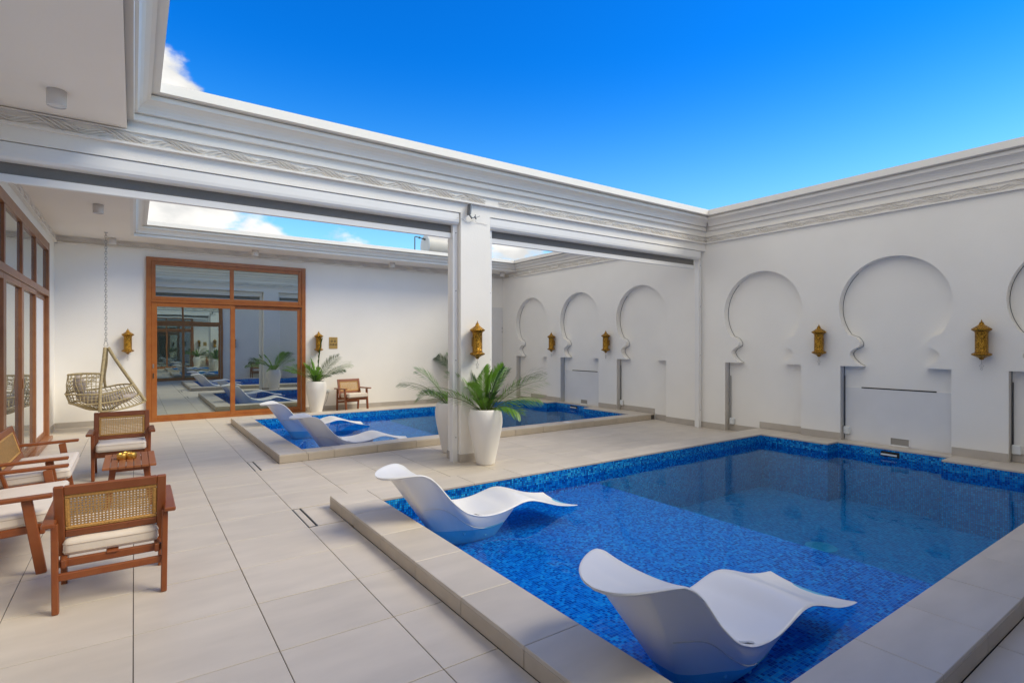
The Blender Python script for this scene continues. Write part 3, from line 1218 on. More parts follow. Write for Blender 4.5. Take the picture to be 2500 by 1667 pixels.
# ------------------------------------------------------------------ roller screens in the two openings
for x0, x1, lab, rails in ((XL, 3.440, 'rolled-up grey sun screen in the wide left opening under the beam', (3.418,)),
                           (3.915, 8.47, 'rolled-up grey sun screen in the opening right of the column', (3.945, 8.535))):
    sc = thing('roller_screen', lab, 'roller screen', (x0, 6.2, 3.07), group='roller screens under the beam')
    m = MB()
    L = x1 - x0
    prof = [(-.085, .148), (-.090, .140), (-.092, .060), (-.088, .030), (-.072, .008), (-.045, 0.0), (.09, 0.0), (.09, .148)]
    A = [Vector((0.002, y, z)) for y, z in prof]
    B = [Vector((L, y, z)) for y, z in prof]
    for i in range(len(prof)):
        j = (i + 1) % len(prof)
        m.quad([A[j], B[j], B[i], A[i]])
    m.quad(A)
    m.quad(list(reversed(B)))
    m.build('housing', M['white'], sc)
    m = MB()
    ex = .04 if x0 > 0 else 0
    m.box((.01 + ex, .018, -.105), (L - .055, .022, .02))
    m.build('screen_fabric', M['screen'], sc)
    m = MB()
    m.box((.012 + ex, .000, -.170), (L - .057, .040, -.100), .006)
    m.build('bottom_bar', M['white'], sc)
    m = MB()
    m.box((L - .012, -.065, .022), (L + .002, .07, .13), .004)
    m.build('end_cap', M['white'], sc)
    for rx in rails:
        m = MB()
        m.box((rx - .040 - x0, -.035, -3.07), (rx + .040 - x0 - .006, .055, .0), .003)
        m.build('guide_rail', M['white'], sc)
        m = MB()
        for z in (-.12, -1.1, -2.0, -2.85):
            m.lathe([(0, .002), (.005, .002), (.005, 0)], 8, (0, 0, 0))
        m = MB()
        for z in (-.10, -.85, -1.75, -2.75):
            m.tube([(rx - x0 + .005, -.034, z), (rx - x0 + .005, -.038, z)], .007, 8)
        m.build('rail_screw', M['floodgrey'], sc)

# ------------------------------------------------------------------ timber door and windows


def joinery(name, label, cat, P, u0, u1, bars, panes, extra=(), mat=None, gmat=None, group=None):
    root = thing(name, label, cat, group=group)
    for nm, a in bars:
        m = MB()
        ua, ub, z0, z1, d0, d1 = a
        p, q = P(ua, d0, z0), P(ub, d1, z1)
        m.box(p, q, .004)
        m.build(nm, mat, root)
    for a in panes:
        m = MB()
        ua, ub, z0, z1, d = a
        m.box(P(ua, d - .003, z0), P(ub, d + .003, z1))
        m.build('glass_pane', gmat, root)
    return root


def Pfar(u, d, z):
    return (u, YF - d, z)


def sliding_door(P, label, dx=0.0, mat=None):
    a, b = .195, 3.185
    bars = [
        ('frame_jamb', (a, a + .082, 0, 3.235, -.02, .055)), ('frame_jamb', (b - .082, b, 0, 3.235, -.02, .055)),
        ('frame_head', (a + .082, b - .082, 3.155, 3.235, -.02, .054)), ('frame_sill', (a + .082, b - .082, 0, .045, -.02, .054)),
        ('transom_rail', (a + .082, b - .082, 2.350, 2.395, -.02, .062)),
        # transom light surround
        ('transom_stile', (a + .083, a + .155, 2.396, 3.154, -.02, .040)), ('transom_stile', (b - .155, b - .083, 2.396, 3.154, -.02, .040)),
        ('transom_top_rail', (a + .156, b - .156, 3.085, 3.154, -.02, .039)), ('transom_bottom_rail', (a + .156, b - .156, 2.396, 2.47, -.02, .039)),
        ('transom_mullion', (1.655, 1.730, 2.471, 3.084, -.02, .039)),
        # front leaf (left)
        ('leaf_stile', (a + .083, a + .178, .046, 2.349, .0, .046)), ('leaf_stile', (1.662, 1.752, .046, 2.349, .0, .046)),
        ('leaf_top_rail', (a + .179, 1.661, 2.268, 2.349, .001, .045)), ('leaf_bottom_rail', (a + .179, 1.661, .046, .125, .001, .045)),
        # rear leaf (right)
        ('leaf_stile', (b - .172, b - .090, .046, 2.349, -.02, .010)),
        ('leaf_top_rail', (1.753, b - .173, 2.272, 2.349, -.02, .009)), ('leaf_bottom_rail', (1.753, b - .173, .046, .125, -.02, .009)),
    ]
    bars = [(n_, (u + dx, v + dx, *r)) for n_, (u, v, *r) in bars]
    panes = [(a + .156, 1.655, 2.471, 3.084, .012), (1.730, b - .156, 2.471, 3.084, .012), (a + .179, 1.661, .126, 2.267, .016), (1.753, b - .173, .126, 2.271, .005)]
    panes = [(u + dx, v + dx, *r) for u, v, *r in panes]
    d = joinery('sliding_door', label, 'door', P, a, b, bars, panes, mat=mat, gmat=M['glass'], group='timber sliding doors')
    for nm, z0, z1, w in (('door_pull', 1.06, 1.14, .012), ('lock_plate', .86, .96, .010)):
        m = MB()
        m.box(P(a + dx + .118 - w, .046, z0), P(a + dx + .118 + w, .056, z1), .003)
        m.build(nm, M['steel'] if nm == 'door_pull' else M['print'], d)
    return d


sliding_door(Pfar, 'orange timber sliding glass door in the end wall behind the hanging chair', 0, M['wood'])
sliding_door(lambda u, d, z: (u, YN + d, z), 'timber sliding glass door of the wall seen only as a reflection', 0.0, M['wood'])


def Pleft(u, d, z):
    return (XL + d, u, z)


posts = [7.92, 9.06, 10.22, 11.20]
a, b = 6.55, 11.50
bars = [('frame_jamb', (b - .11, b, 0, 3.16, -.02, .060)), ('frame_jamb', (a, a + .09, 0, 3.16, -.02, .060)),
        ('frame_head', (a + .09, b - .11, 3.035, 3.16, -.02, .058)), ('frame_sill', (a + .09, b - .11, 0, .06, -.02, .11)),
        ('transom_rail', (a + .09, b - .11, 2.295, 2.385, -.02, .064))]
for u in (7.86, 9.00, 10.14):
    bars.append(('transom_mullion', (u - .035, u + .035, 2.386, 3.034, -.02, .050)))
ua = a + .09
edges = [a + .09, 7.86, 9.00, 10.14, b - .11]
panes = []
for i in range(4):
    l0, l1 = edges[i] + (0 if i == 0 else .036), edges[i + 1] - (0 if i == 3 else .036)
    panes.append((l0, l1, 2.386, 3.034, .020))
    d = .014 if i < 3 else -.015
    s0, s1 = edges[i] + .001, edges[i + 1] - .001
    t = .05 if i < 3 else .012
    bars += [('leaf_stile', (s0, s0 + .075, .061, 2.294, d - .018, t)), ('leaf_stile', (s1 - .075, s1, .061, 2.294, d - .018, t)),
             ('leaf_top_rail', (s0 + .076, s1 - .076, 2.225, 2.294, d - .018, t - .001)), ('leaf_bottom_rail', (s0 + .076, s1 - .076, .061, .14, d - .018, t - .001))]
    panes.append((s0 + .076, s1 - .076, .141, 2.224, d))
win = joinery('window_wall', 'tall brown timber sliding windows with transom lights along the side wall at left', 'window', Pleft, a, b, bars, panes,
              mat=M['wood2'], gmat=M['glassleft'])
m = MB()
m.box((XL + .051, 8.945, .98), (XL + .058, 8.985, 1.10), .003)
m.build('window_catch', M['wood'], win)

# ------------------------------------------------------------------ in-water loungers
LP = [(.020, .478, .012), (.030, .483, .072), (.055, .490, .126), (.092, .498, .170), (.14, .506, .205), (.195, .512, .234), (.25, .514, .255), (.30, .508, .267),
      (.36, .480, .276), (.41, .436, .282), (.455, .386, .283), (.51, .318, .284), (.56, .262, .285), (.66, .174, .287), (.76, .124, .288),
      (.87, .100, .288), (1.0, .100, .287), (1.10, .114, .285), (1.2, .138, .282), (1.28, .150, .280), (1.36, .145, .278), (1.45, .121, .277), (1.55, .086, .276),
      (1.65, .052, .276), (1.74, .030, .276), (1.82, .016, .274), (1.90, .008, .270)]


def catmull(P, n=4):
    P = [[2 * a - b for a, b in zip(P[0], P[1])]] + [list(p) for p in P] + [[2 * a - b for a, b in zip(P[-1], P[-2])]]
    out = []
    for i in range(1, len(P) - 2):
        for k in range(n):
            t = k / n
            out.append([.5 * (2 * b + (-a + c_) * t + (2 * a - 5 * b + 4 * c_ - d) * t * t + (-a + 3 * b - 3 * c_ + d) * t ** 3)
                        for a, b, c_, d in zip(*P[i - 1:i + 3])])
    out.append(P[-2])
    return out


DK = [(.04, .030), (.22, .036), (.42, .026), (.85, .045), (1.10, .0), (1.27, -.030), (1.45, .000), (1.70, .020), (1.90, .034)]     # cross dish along the length


def make_lounger(label):
    root = thing('pool_lounger', label, 'lounger', group='white moulded loungers standing on the pool ledges')
    S = catmull(LP, 4)
    nc = 18
    th0 = .020
    mb = MB()

    def dish(x, v, wd=1.0):
        """height of the sheet across its width, v in -1..1; the rims turn up at the seat and head"""
        for (xa, ka), (xb, kb) in zip(DK[:-1], DK[1:]):
            if x <= xb:
                t = min(max((x - xa) / (xb - xa), 0), 1)
                k = ka + (kb - ka) * t * t * (3 - 2 * t)
                break
        else:
            k = DK[-1][1]
        return k * min(1.0, max(wd, 0) / .22) ** 1.5 * (abs(v) ** 2.2 - 1.0)
    top, bot = [], []
    for i, (x, z, w) in enumerate(S):
        w = max(w, .006)
        x2, z2, _ = S[min(i + 1, len(S) - 1)]
        x1, z1, _ = S[max(i - 1, 0)]
        t = Vector((x2 - x1, 0, z2 - z1)).normalized()
        nn = Vector((-t.z, 0, t.x))
        r1, r2 = [], []
        th = th0 * (1 - .45 * min(max((x - 1.3) / .5, 0), 1))
        for j in range(nc + 1):
            v = -1 + 2 * j / nc
            # bunch samples at the rims for a rounded lip
            v = sin(v * pi / 2)
            lip = sqrt(max(0, 1 - max(0, (abs(v) - .93) / .07) ** 2))
            p = Vector((x, v * w, z + dish(x, v, w)))
            r1.append(p - nn * th * .5 * (1 - lip))
            r2.append(p - nn * (th * (.5 + .5 * lip)))
        top.append(r1)
        bot.append(r2)
    base = len(mb.v)
    n = len(S)
    W_ = nc + 1
    for r in top:
        mb.v += [tuple(p) for p in r]
    for r in bot:
        mb.v += [tuple(p) for p in r]
    o2 = n * W_
    for i in range(n - 1):
        for j in range(nc):
            a_ = base + i * W_ + j
            mb.f.append((a_, a_ + W_, a_ + W_ + 1, a_ + 1))
            a_ += o2
            mb.f.append((a_, a_ + 1, a_ + W_ + 1, a_ + W_))
            mb.sm += [True, True]
        for j in (0, nc):
            a_ = base + i * W_ + j
            f = (a_, a_ + o2, a_ + W_ + o2, a_ + W_)
            mb.f.append(f if j == 0 else tuple(reversed(f)))
            mb.sm.append(True)
    for i in (0, n - 1):
        for j in range(nc):
            a_ = base + i * W_ + j
            f = (a_, a_ + 1, a_ + 1 + o2, a_ + o2)
            mb.f.append(f if i == 0 else tuple(reversed(f)))
            mb.sm.append(True)
    shell = mb.build('shell', M['plastic'], root)
    # hull: from the underside of the sheet down to the foot on the ledge
    st = [s for s in S if .13 <= s[0] <= 1.16]
    th = th0
    ringt = [(x, -w * .985, z + dish(x, -1) - th * .8) for x, z, w in st]
    x_, z_, w_ = st[-1]
    ringt += [(x_, w_ * v, z_ + dish(x_, v) - th * .9) for v in (-.75, -.5, -.25, 0, .25, .5, .75)]
    ringt += [(x, w * .985, z + dish(x, 1) - th * .8) for x, z, w in reversed(st)]
    x_, z_, w_ = st[0]
    ringt += [(x_, w_ * v, z_ + dish(x_, v) - th * .9) for v in (.75, .5, .25, 0, -.25, -.5, -.75)]
    m_ = len(ringt)
    zb = -.163
    hb = MB()
    levels = [0, .12, .28, .45, .62, .78, .90, .97, 1.0]
    rows = []
    for lv in levels:
        row = []
        for k, (x, y, z) in enumerate(ringt):
            q = k / m_ * 2 * pi
            # foot outline: rounded boat shape
            u = min(max((x - .13) / (1.16 - .13), 0), 1)
            fx = .56 + .58 * u
            fy = .135 * (max(1 - abs(2 * u - 1) ** 2.4, 0)) ** .5
            fy = fy if y > 0 else -fy
            if abs(y) < .9 * abs(S[min(range(len(S)), key=lambda q: abs(S[q][0] - x))][2]):
                fy = fy * abs(y) / .3
            e = lv ** .95
            bow = .055 * sin(pi * lv)
            xx = x + (fx - x) * e
            yy = y + (fy - y) * e ** 1.15 + (bow if y > 0 else -bow) * (1 - abs(2 * u - 1)) * .7
            zz = z + (zb - z) * (1 - (1 - lv) ** 1.0)
            row.append((xx, yy, zz))
        rows.append(row)
    hb.v = [p for r in rows for p in r]
    for i in range(len(rows) - 1):
        for k in range(m_):
            k2 = (k + 1) % m_
            hb.f.append((i * m_ + k, i * m_ + k2, (i + 1) * m_ + k2, (i + 1) * m_ + k))
            hb.sm.append(True)
    hb.f.append(tuple((len(rows) - 1) * m_ + k for k in range(m_)))
    hb.sm.append(False)
    hb.build('base', M['plastic'], root)
    # moulding seam round the base, grip recesses and drain plugs
    sm = MB()
    i = 4
    sm.tube([Vector(p) * 1.0 + Vector((0, .002 if p[1] > 0 else -.002, 0)) for p in rows[3]][2:len(st) - 2], .0022, 5)
    sm.build('mould_seam', M['pocket'], root)

    def on_top(x, v, up=.0015):
        k = min(range(len(S)), key=lambda q: abs(S[q][0] - x))
        x_, z_, w_ = S[k]
        return Vector((x, v * w_, z_ + dish(x, v) + up))
    for sgn in (1, -1):
        m = MB()
        pts = []
        for k in range(14):
            an = 2 * pi * k / 14
            pts.append(on_top(.80 + .045 * cos(an), sgn * (.83 + .11 * sin(an)), .004))
        m.quad(pts)
        m.build('grip_recess', M['pocket'], root)
    for x, lv in ((.50, 5), (.80, 5)):
        k = min(range(len(st)), key=lambda q: abs(ringt[q][0] - x))
        p = Vector(rows[lv][k])
        m = MB()
        m.tube([p, p + Vector((0, -.006, -.002))], [.013, .008], 10)
        m.build('drain_plug', M['plastic'], root)
    return root


L1 = make_lounger('closest white moulded lounger near the front edge of the nearer pool')
L1.location = (1.61, 1.72, 0)
L1.rotation_euler = (0, 0, 0)
for loc, rz, lab in (((1.555, 4.12, 0), 0, 'white moulded lounger at the far end of the nearer pool ledge, before the column'),
                     ((1.79, 8.10, 0), 0, 'white moulded lounger nearer the front kerb of the farther pool'),
                     ((1.77, 10.20, 0), 0, 'hindmost white moulded lounger, farther pool, in front of the timber door')):
    place(L1, loc, radians(rz), lab)

# ------------------------------------------------------------------ cane chairs


def cushion_mesh(w, d, h):
    bm = bmesh.new()
    bmesh.ops.create_cube(bm, size=1)
    bmesh.ops.scale(bm, vec=(w, d, h), verts=bm.verts)
    bmesh.ops.bevel(bm, geom=list(bm.edges), offset=h * .34, segments=4, profile=.6, affect='EDGES')
    bmesh.ops.subdivide_edges(bm, edges=[e for e in bm.edges if e.calc_length() > .15], cuts=5, use_grid_fill=True)
    for v in bm.verts:
        rx, ry = 1 - (2 * v.co.x / w) ** 2, 1 - (2 * v.co.y / d) ** 2
        if v.co.z > 0:
            v.co.z += .012 * max(rx, 0) * max(ry, 0) + .003 * sin(v.co.x * 21 + v.co.y * 9)
    me = bpy.data.meshes.new('cushion')
    bm.to_mesh(me)
    bm.free()
    for p in me.polygons:
        p.use_smooth = True
    me.materials.append(M['cushion'])
    return me


def make_chair(W, name, label, cat, group):
    """faces +Y; rear feet at y=0, front feet at y=.53; W = spread of the legs"""
    root = thing(name, label, cat, group=group)
    h = W / 2
    wd = M['chairwood']

    def bar(nm, p, q, w, t, up=(0, 0, 1)):
        m = MB()
        m.beam(p, q, w, t, .005, up)
        return m.build(nm, wd, root)
    for s in (-1, 1):
        bar('leg', (s * (h - .012), .515, 0), (s * (h - .004), .440, .500), .032, .058, (0, 1, 0))
        bar('leg', (s * (h - .012), .020, 0), (s * (h - .004), .055, .500), .032, .052, (0, 1, 0))
        m = MB()
        m.beam((s * (h + .020), -.005, .505), (s * (h + .020), .575, .520), .062, .026, .006)
        ar = m.build('armrest', wd, root)
        bar('seat_rail', (s * (h - .045), .035, .268), (s * (h - .045), .545, .302), .028, .05)
        bar('back_stile', (s * (h - .022), .165, .285), (s * (h - .022), .045, .715), .048, .026, (0, 1, .3))
    for nm, y, z, w, t in (('front_rail', .515, .285, .03, .055), ('rear_rail', .085, .262, .03, .045), ('stretcher', .045, .195, .026, .042)):
        bar(nm, (-h + .02, y, z), (h - .02, y, z), w, t)
    bar('seat_slat', (0, .06, .285), (0, .53, .300), .06, .014)
    tl = Vector((0, -.12, .43)).normalized()      # back tilt

    def bp(x, k):
        """point on the back plane, k = 0 bottom .. 1 top"""
        return Vector((x, .165 - .12 * k, .285 + .43 * k))
    nb = Vector((0, .43, .12)).normalized()
    e = h - .022 - .024
    for nm, k0, k1 in (('back_top_rail', .875, 1.0), ('back_bottom_rail', .265, .365)):
        m = MB()
        c0 = bp(-e, (k0 + k1) / 2)
        m.beam(c0, bp(e, (k0 + k1) / 2), (k1 - k0) * .446, .024, .004, nb)
        m.build(nm, wd, root)
    # binding round the cane panel
    bw = .022
    m = MB()
    k0, k1 = .366, .874
    kk = bw / .446
    for kc in (k0 + kk / 2, k1 - kk / 2):
        m.beam(bp(-e, kc), bp(e, kc), bw, .016, .005, nb)
    for s in (-1, 1):
        m.beam(bp(s * (e - bw / 2), k0 + kk), bp(s * (e - bw / 2), k1 - kk), bw, .0155, .005, nb)
    m.build('cane_binding', M['binding'], root)
    # six-way cane weave as flat strands with real holes
    cw = MB()
    xe, ka, kb = e - bw, k0 + kk, k1 - kk
    hh = (kb - ka) * .446
    pit = .0165

    def strand(p, q, wid, lift):
        p, q = Vector(p), Vector(q)
        d = (q - p).normalized()
        sd = Vector((-d.y, d.x)) * wid / 2
        P4 = [p + sd, q + sd, q - sd, p - sd]
        for sg in (1, -1):
            pts = [bp(v.x, ka + (v.y / .446)) + nb * (lift + .0006 * sg) for v in P4]
            cw.quad(pts if sg > 0 else list(reversed(pts)))
    nx = int(2 * xe / pit)
    for i in range(nx + 1):
        x = -xe + 2 * xe * i / nx
        for dd in (-.0019, .0019):
            strand((x + dd, 0), (x + dd, hh), .0031, .0010)
    ny = int(hh / pit)
    for i in range(ny + 1):
        z = hh * i / ny
        for dd in (-.0019, .0019):
            strand((-xe, z + dd), (xe, z + dd), .0031, .0)
    sp = 2 * xe / nx
    n_d = int((2 * xe + hh) / sp) + 1
    for i in range(n_d):
        a0 = -xe - hh + (i + .5) * sp
        # rising
        xa, za = a0, 0.0
        if xa < -xe:
            za, xa = -xe - a0, -xe
        xb, zb_ = a0 + hh, hh
        if xb > xe:
            zb_, xb = hh - (xb - xe), xe
        if xb - xa > .004:
            strand((xa, za), (xb, zb_), .0034, -.0012)
            strand((-xa, za), (-xb, zb_), .0034, .0020)
    cw.build('cane_webbing', M['cane'], root)
    cu = obj('cushion', cushion_mesh(W - .075, .50, .095), root)
    cu.location = (0, .335, .355)
    cu.rotation_euler = (radians(3.4), 0, 0)
    pp = MB()
    w2, d2 = (W - .075) / 2 + .001, .251
    for z in (-.024, .022):
        c_ = []
        for sx, sy in ((1, 1), (-1, 1), (-1, -1), (1, -1)):
            for k in range(5):
                an = atan2(sy, sx) + (k - 2) / 4 * pi / 2 * (1)
                c_.append((sx * (w2 - .03) + .03 * cos(an), sy * (d2 - .03) + .03 * sin(an), z))
        pp.tube(c_, .0022, 5, closed=True)
    p2 = pp.build('piping', M['piping'], cu)
    return root


G = 'teak and cane armchairs round the terrace'
chair = make_chair(.54, 'armchair', 'teak armchair in the foreground seen from behind through its cane back', 'armchair', G)
chair.location = (-.106, 3.975, 0)
place(chair, (-.115, 8.13, 0), pi, 'teak cane armchair facing us behind the slatted table')
place(chair, (4.10, 12.60, 0), pi + .12, 'lone teak cane armchair against the end wall beside the palm')
place(chair, (4.55, YN + .12, 0), 0, 'teak armchair by the wall seen only as a reflection')
bench = make_chair(1.05, 'armchair', 'wide teak seat at the left edge, closest to the foreground armchair', 'armchair', G)
bench.location = (-1.02, 5.28, 0)
bench.rotation_euler = (0, 0, -pi / 2)
place(bench, (-1.05, 6.75, 0), -pi / 2, 'wide teak seat at the left edge beside the timber window, the farther of the two')

# ------------------------------------------------------------------ side table and ashtray
tb = thing('side_table', 'low teak side table with slatted top between the armchairs', 'table', (-.030, 6.23, 0))
tw, td, tz = .400, .715, .450
for k in range(7):
    x = -tw / 2 + (k + .5) * tw / 7
    m = MB()
    m.box((x - .0262, -td / 2, tz - .020), (x + .0262, td / 2, tz), .003)
    m.build('slat', M['tabletop'], tb)
for s in (-1, 1):
    m = MB()
    m.beam((-.15, s * .24, tz - .042), (.15, s * .24, tz - .042), .03, .042, .004)
    m.build('cross_rail', M['chairwood'], tb)
    for q in (-1, 1):
        m = MB()
        m.beam((q * .175, s * .285, 0), (q * .120, s * .24, tz - .02), .048, .034, .004, (0, 1, 0))
        m.build('leg', M['chairwood'], tb)
ash = thing('ashtray', 'small brass ashtray of joined round cups on the slatted table', 'ashtray', (-.055, 6.27, .450))
for k, (x, y) in enumerate(((-.036, -.01), (.036, -.012), (0, .045))):
    m = MB()
    m.lathe([(0, .001), (.040, .001), (.042, .004), (.042, .052), (.040, .054), (.037, .052), (.036, .010), (0, .008)], 24, (x, y, 0))
    m.build('cup', M['brass'], ash)

# ------------------------------------------------------------------ hanging rattan chair
HX, HY = -.404, 11.93
sw = thing('hanging_chair', 'grey rattan hanging basket chair on a chain by the end wall', 'hanging chair', (HX, HY, 0))
ch = MB()
zt, zb = 3.495, 1.585
nl = 40
for k in range(nl):
    z = zt - (k + .5) * (zt - zb) / nl
    a = 0 if k % 2 else pi / 2
    hl = (zt - zb) / nl * .68
    pts = [(cos(a) * .016 * cos(t), sin(a) * .016 * cos(t), z + hl * sin(t)) for t in [2 * pi * q / 10 for q in range(10)]]
    ch.tube(pts, .0052, 5, closed=True)
ch.build('chain', M['steel'], sw)
m = MB()
m.tube([(0, 0, 3.497), (0, 0, 3.49)], .03, 12)
m.build('ceiling_hook', M['steel'], sw)
m = MB()
m.tube([(0, 0, 1.60), (.012, 0, 1.585), (.030, 0, 1.51), (.018, 0, 1.492), (-.018, 0, 1.492), (-.030, 0, 1.51), (-.012, 0, 1.585)], .005, 6, closed=True)
m.build('carabiner', M['steel'], sw)


def arc(pts, n=8):
    return [Vector(p) for p in catmull(pts, n)]


Tp = (0, 0, 1.49)
F1 = [(-.012, -.01, 1.47), (-.03, -.06, 1.25), (-.055, -.17, .95), (-.07, -.27, .66), (-.07, -.32, .37)]
F2 = [(.030, .01, 1.47), (.14, .03, 1.25), (.29, .05, .98), (.44, .05, .72), (.575, .04, .485)]
F3 = [(.008, .012, 1.44), (.0, .10, 1.2), (-.03, .20, .95), (-.02, .28, .76)]
m = MB()
m.tube(arc(F1), .026, 8)
m.build('frame_pole', M['rattan'], sw)
m = MB()
m.tube(arc(F2), .028, 8)
m.build('frame_pole', M['rattan'], sw)
m = MB()
m.tube(arc(F3), .022, 8)
m.build('frame_pole', M['rattan'], sw)
rails = {
    'top_rail': [(-.055, -.18, 1.015), (-.25, -.16, 1.02), (-.47, -.06, 1.005), (-.52, .10, 1.0), (-.36, .27, 1.01), (-.10, .30, 1.0), (-.03, .20, .98)],
    'seat_rail': [(-.07, -.27, .665), (-.30, -.25, .67), (-.51, -.12, .675), (-.55, .08, .68), (-.40, .28, .70), (-.10, .36, .73), (.20, .30, .79), (.40, .08, .80)],
    'lower_rail': [(-.075, -.30, .51), (-.30, -.27, .50), (-.46, -.12, .515), (-.50, .06, .52), (-.36, .28, .53), (0, .34, .55), (.32, .26, .60), (.50, .06, .62)],
    'front_rail': [(-.07, -.27, .66), (.08, -.24, .69), (.26, -.12, .745), (.40, .04, .80)],
    'front_lower_rail': [(-.072, -.30, .51), (.12, -.26, .53), (.32, -.14, .57), (.50, .05, .615)],
    'bottom_rail': [(-.07, -.32, .375), (.10, -.29, .38), (.30, -.18, .405), (.50, -.03, .455), (.575, .04, .485)],
}
for k, p in rails.items():
    m = MB()
    m.tube(arc(p), .015 if k != 'bottom_rail' else .017, 7)
    m.build('basket_rail', M['rattan'], sw)


def at(pts, t):
    c_ = arc(pts, 10)
    f = t * (len(c_) - 1)
    i = min(int(f), len(c_) - 2)
    return c_[i].lerp(c_[i + 1], f - i)


ribs = MB()
for k in range(27):
    t = k / 26
    a_, b_ = at(rails['seat_rail'], t * .88), at(rails['lower_rail'], t * .88)
    bot = Vector((-.06 + .30 * max(t - .55, 0), -.05 + .18 * t, .355))
    ribs.tube([a_ + (a_ - b_) * .02, b_, b_.lerp(bot, .5) + Vector((0, 0, -.035)), bot], .0075, 5)
    if t < .62:
        up_ = at(rails['top_rail'], min(t * 1.5, 1))
        ribs.tube([up_, up_.lerp(a_, .5) * 1.0 + Vector(((up_.x - HX * 0) * .05, 0, 0)), a_], .0065, 5)
for k in range(15):
    t = (k + .5) / 15
    a_, b_, c_ = at(rails['front_rail'], t), at(rails['front_lower_rail'], t), at(rails['bottom_rail'], t)
    ribs.tube([a_, b_, c_], .0075, 5)
for zf in (.2, .4, .6, .8):
    ring = [at(rails['top_rail'], t).lerp(at(rails['seat_rail'], t * .62), zf) for t in [q / 12 for q in range(13)]]
    ribs.tube(ring, .0065, 5)
for zf in (.3, .6):
    ring = [at(rails['seat_rail'], t).lerp(at(rails['lower_rail'], t), zf) for t in [q / 16 * .9 for q in range(17)]]
    ribs.tube(ring, .0065, 5)
ribs.build('basket_ribs', M['rattan'], sw)
bm = bmesh.new()
bmesh.ops.create_icosphere(bm, subdivisions=4, radius=1)
for v in bm.verts:
    x, y, z = v.co
    v.co = (.02 + .43 * x + .05 * z, .02 + .235 * y, .56 + .12 * z + .10 * x * x * (1 if x < 0 else .4) + .012 * sin(9 * x + 5 * y))
me = bpy.data.meshes.new('seat_cushion')
bm.to_mesh(me)
bm.free()
for p in me.polygons:
    p.use_smooth = True
me.materials.append(M['swingcushion'])
obj('seat_cushion', me, sw)
bm = bmesh.new()
bmesh.ops.create_icosphere(bm, subdivisions=4, radius=1)
for v in bm.verts:
    x, y, z = v.co
    v.co = (-.37 + .085 * x - .02 * z, .05 + .19 * y, .82 + .17 * z + .01 * sin(11 * y + 6 * z))
me = bpy.data.meshes.new('back_cushion')
bm.to_mesh(me)
bm.free()
for p in me.polygons:
    p.use_smooth = True
me.materials.append(M['swingcushion'])
obj('back_cushion', me, sw)

# ------------------------------------------------------------------ wall lanterns


def make_lantern(label):
    """hangs against a wall: the wall lies on local +Y, the axis is .1 in front of it"""
    root = thing('wall_lantern', label, 'wall lantern', group='pierced gold lanterns on the walls')
    fl_ = lambda an, z: .025 * cos(16 * an)
    m = MB()
    m.lathe([(.066, .105), (.068, .110), (.066, .116), (.064, .120), (.064, .345), (.066, .350), (.069, .356), (.066, .362)], 36)
    m.build('body', M['gold'], root)
    m = MB()
    m.lathe([(.066, .362), (.084, .374), (.098, .386), (.099, .394), (.090, .404), (.066, .420), (.040, .440), (.026, .452), (.026, .462), (.021, .466), (.021, .478),
             (.012, .481), (0, .482)], 36, flute=fl_)
    m.build('top_cap', M['gold'], root)
    m = MB()
    m.lathe([(0, .018), (.016, .020), (.022, .026), (.022, .034), (.034, .044), (.056, .058), (.088, .072), (.099, .082), (.098, .090), (.084, .100), (.066, .105)], 36, flute=fl_)
    m.build('bottom_cap', M['gold'], root)
    m = MB()
    m.lathe([(.009, .482), (.011, .490), (.005, .497), (.003, .510), (0, .516)], 12)
    m.build('finial', M['gold'], root)
    m = MB()
    m.tube([(0, 0, .02), (0, 0, -.028)], .0025, 6)
    for rr, zz in ((.022, -.055), (.013, -.092)):
        m.tube([(rr, 0, zz), (0, 0, zz + rr * 1.15), (-rr, 0, zz), (0, 0, zz - rr * 1.15)], .0035, 5, closed=True)
    m.lathe([(0, -.048), (.006, -.055), (0, -.062)], 8)
    m.build('pendant', M['steel'], root)
    m = MB()
    m.box((-.03, .055, .18), (.03, .097, .30), .004)
    m.build('wall_bracket', M['gold'], root)
    return root


LZ = 1.318
lan = make_lantern('pierced gold lantern on the face of the white column above the potted palm')
lan.location = (3.649, BY0 - .10, LZ)
for x, y, rz, lab in (
        (-.094, YF - .1, 0, 'pierced gold lantern on the end wall just right of the hanging chair chain'),
        (3.46, YF - .1, 0, 'pierced gold lantern on the end wall half hidden by the potted palm'),
        (XW - .1, 4.045, -pi / 2, 'pierced gold lantern between the first two niches of the nearer pool wall, past the beam'),
        (XW - .1, 2.128, -pi / 2, 'pierced gold lantern nearest the right edge of the picture, largest on the pool wall'),
        (XW - .1, 10.45, -pi / 2, 'small distant pierced gold lantern on the farther pool wall, closest to the column'),
        (XW - .1, 8.56, -pi / 2, 'distant pierced gold lantern on the farther pool wall, beside the niche nearest the beam'),
        (3.60, YN + .1, pi, 'pierced gold lantern of the wall seen only as a reflection')):
    place(lan, (x, y, LZ), rz, lab)

# ------------------------------------------------------------------ planters with palms


def frond_mesh(L, droop, rise, width, mat, n=26, seed=0):
    """feathery frond leaving the origin along +X and rising; returns MB with stalk and leaflets"""
    r = random.Random(seed)
    mb = MB()
    pts = []
    x, z = 0.0, 0.0
    a = rise
    steps = 22
    ds = L / steps
    side = r.uniform(-.12, .12)
    for i in range(steps + 1):
        t = i / steps
        pts.append(Vector((x, side * t * t * L, z)))
        x += cos(a) * ds
        z += sin(a) * ds
        a -= droop / steps * (.35 + 1.3 * t)
    return mb, pts, r


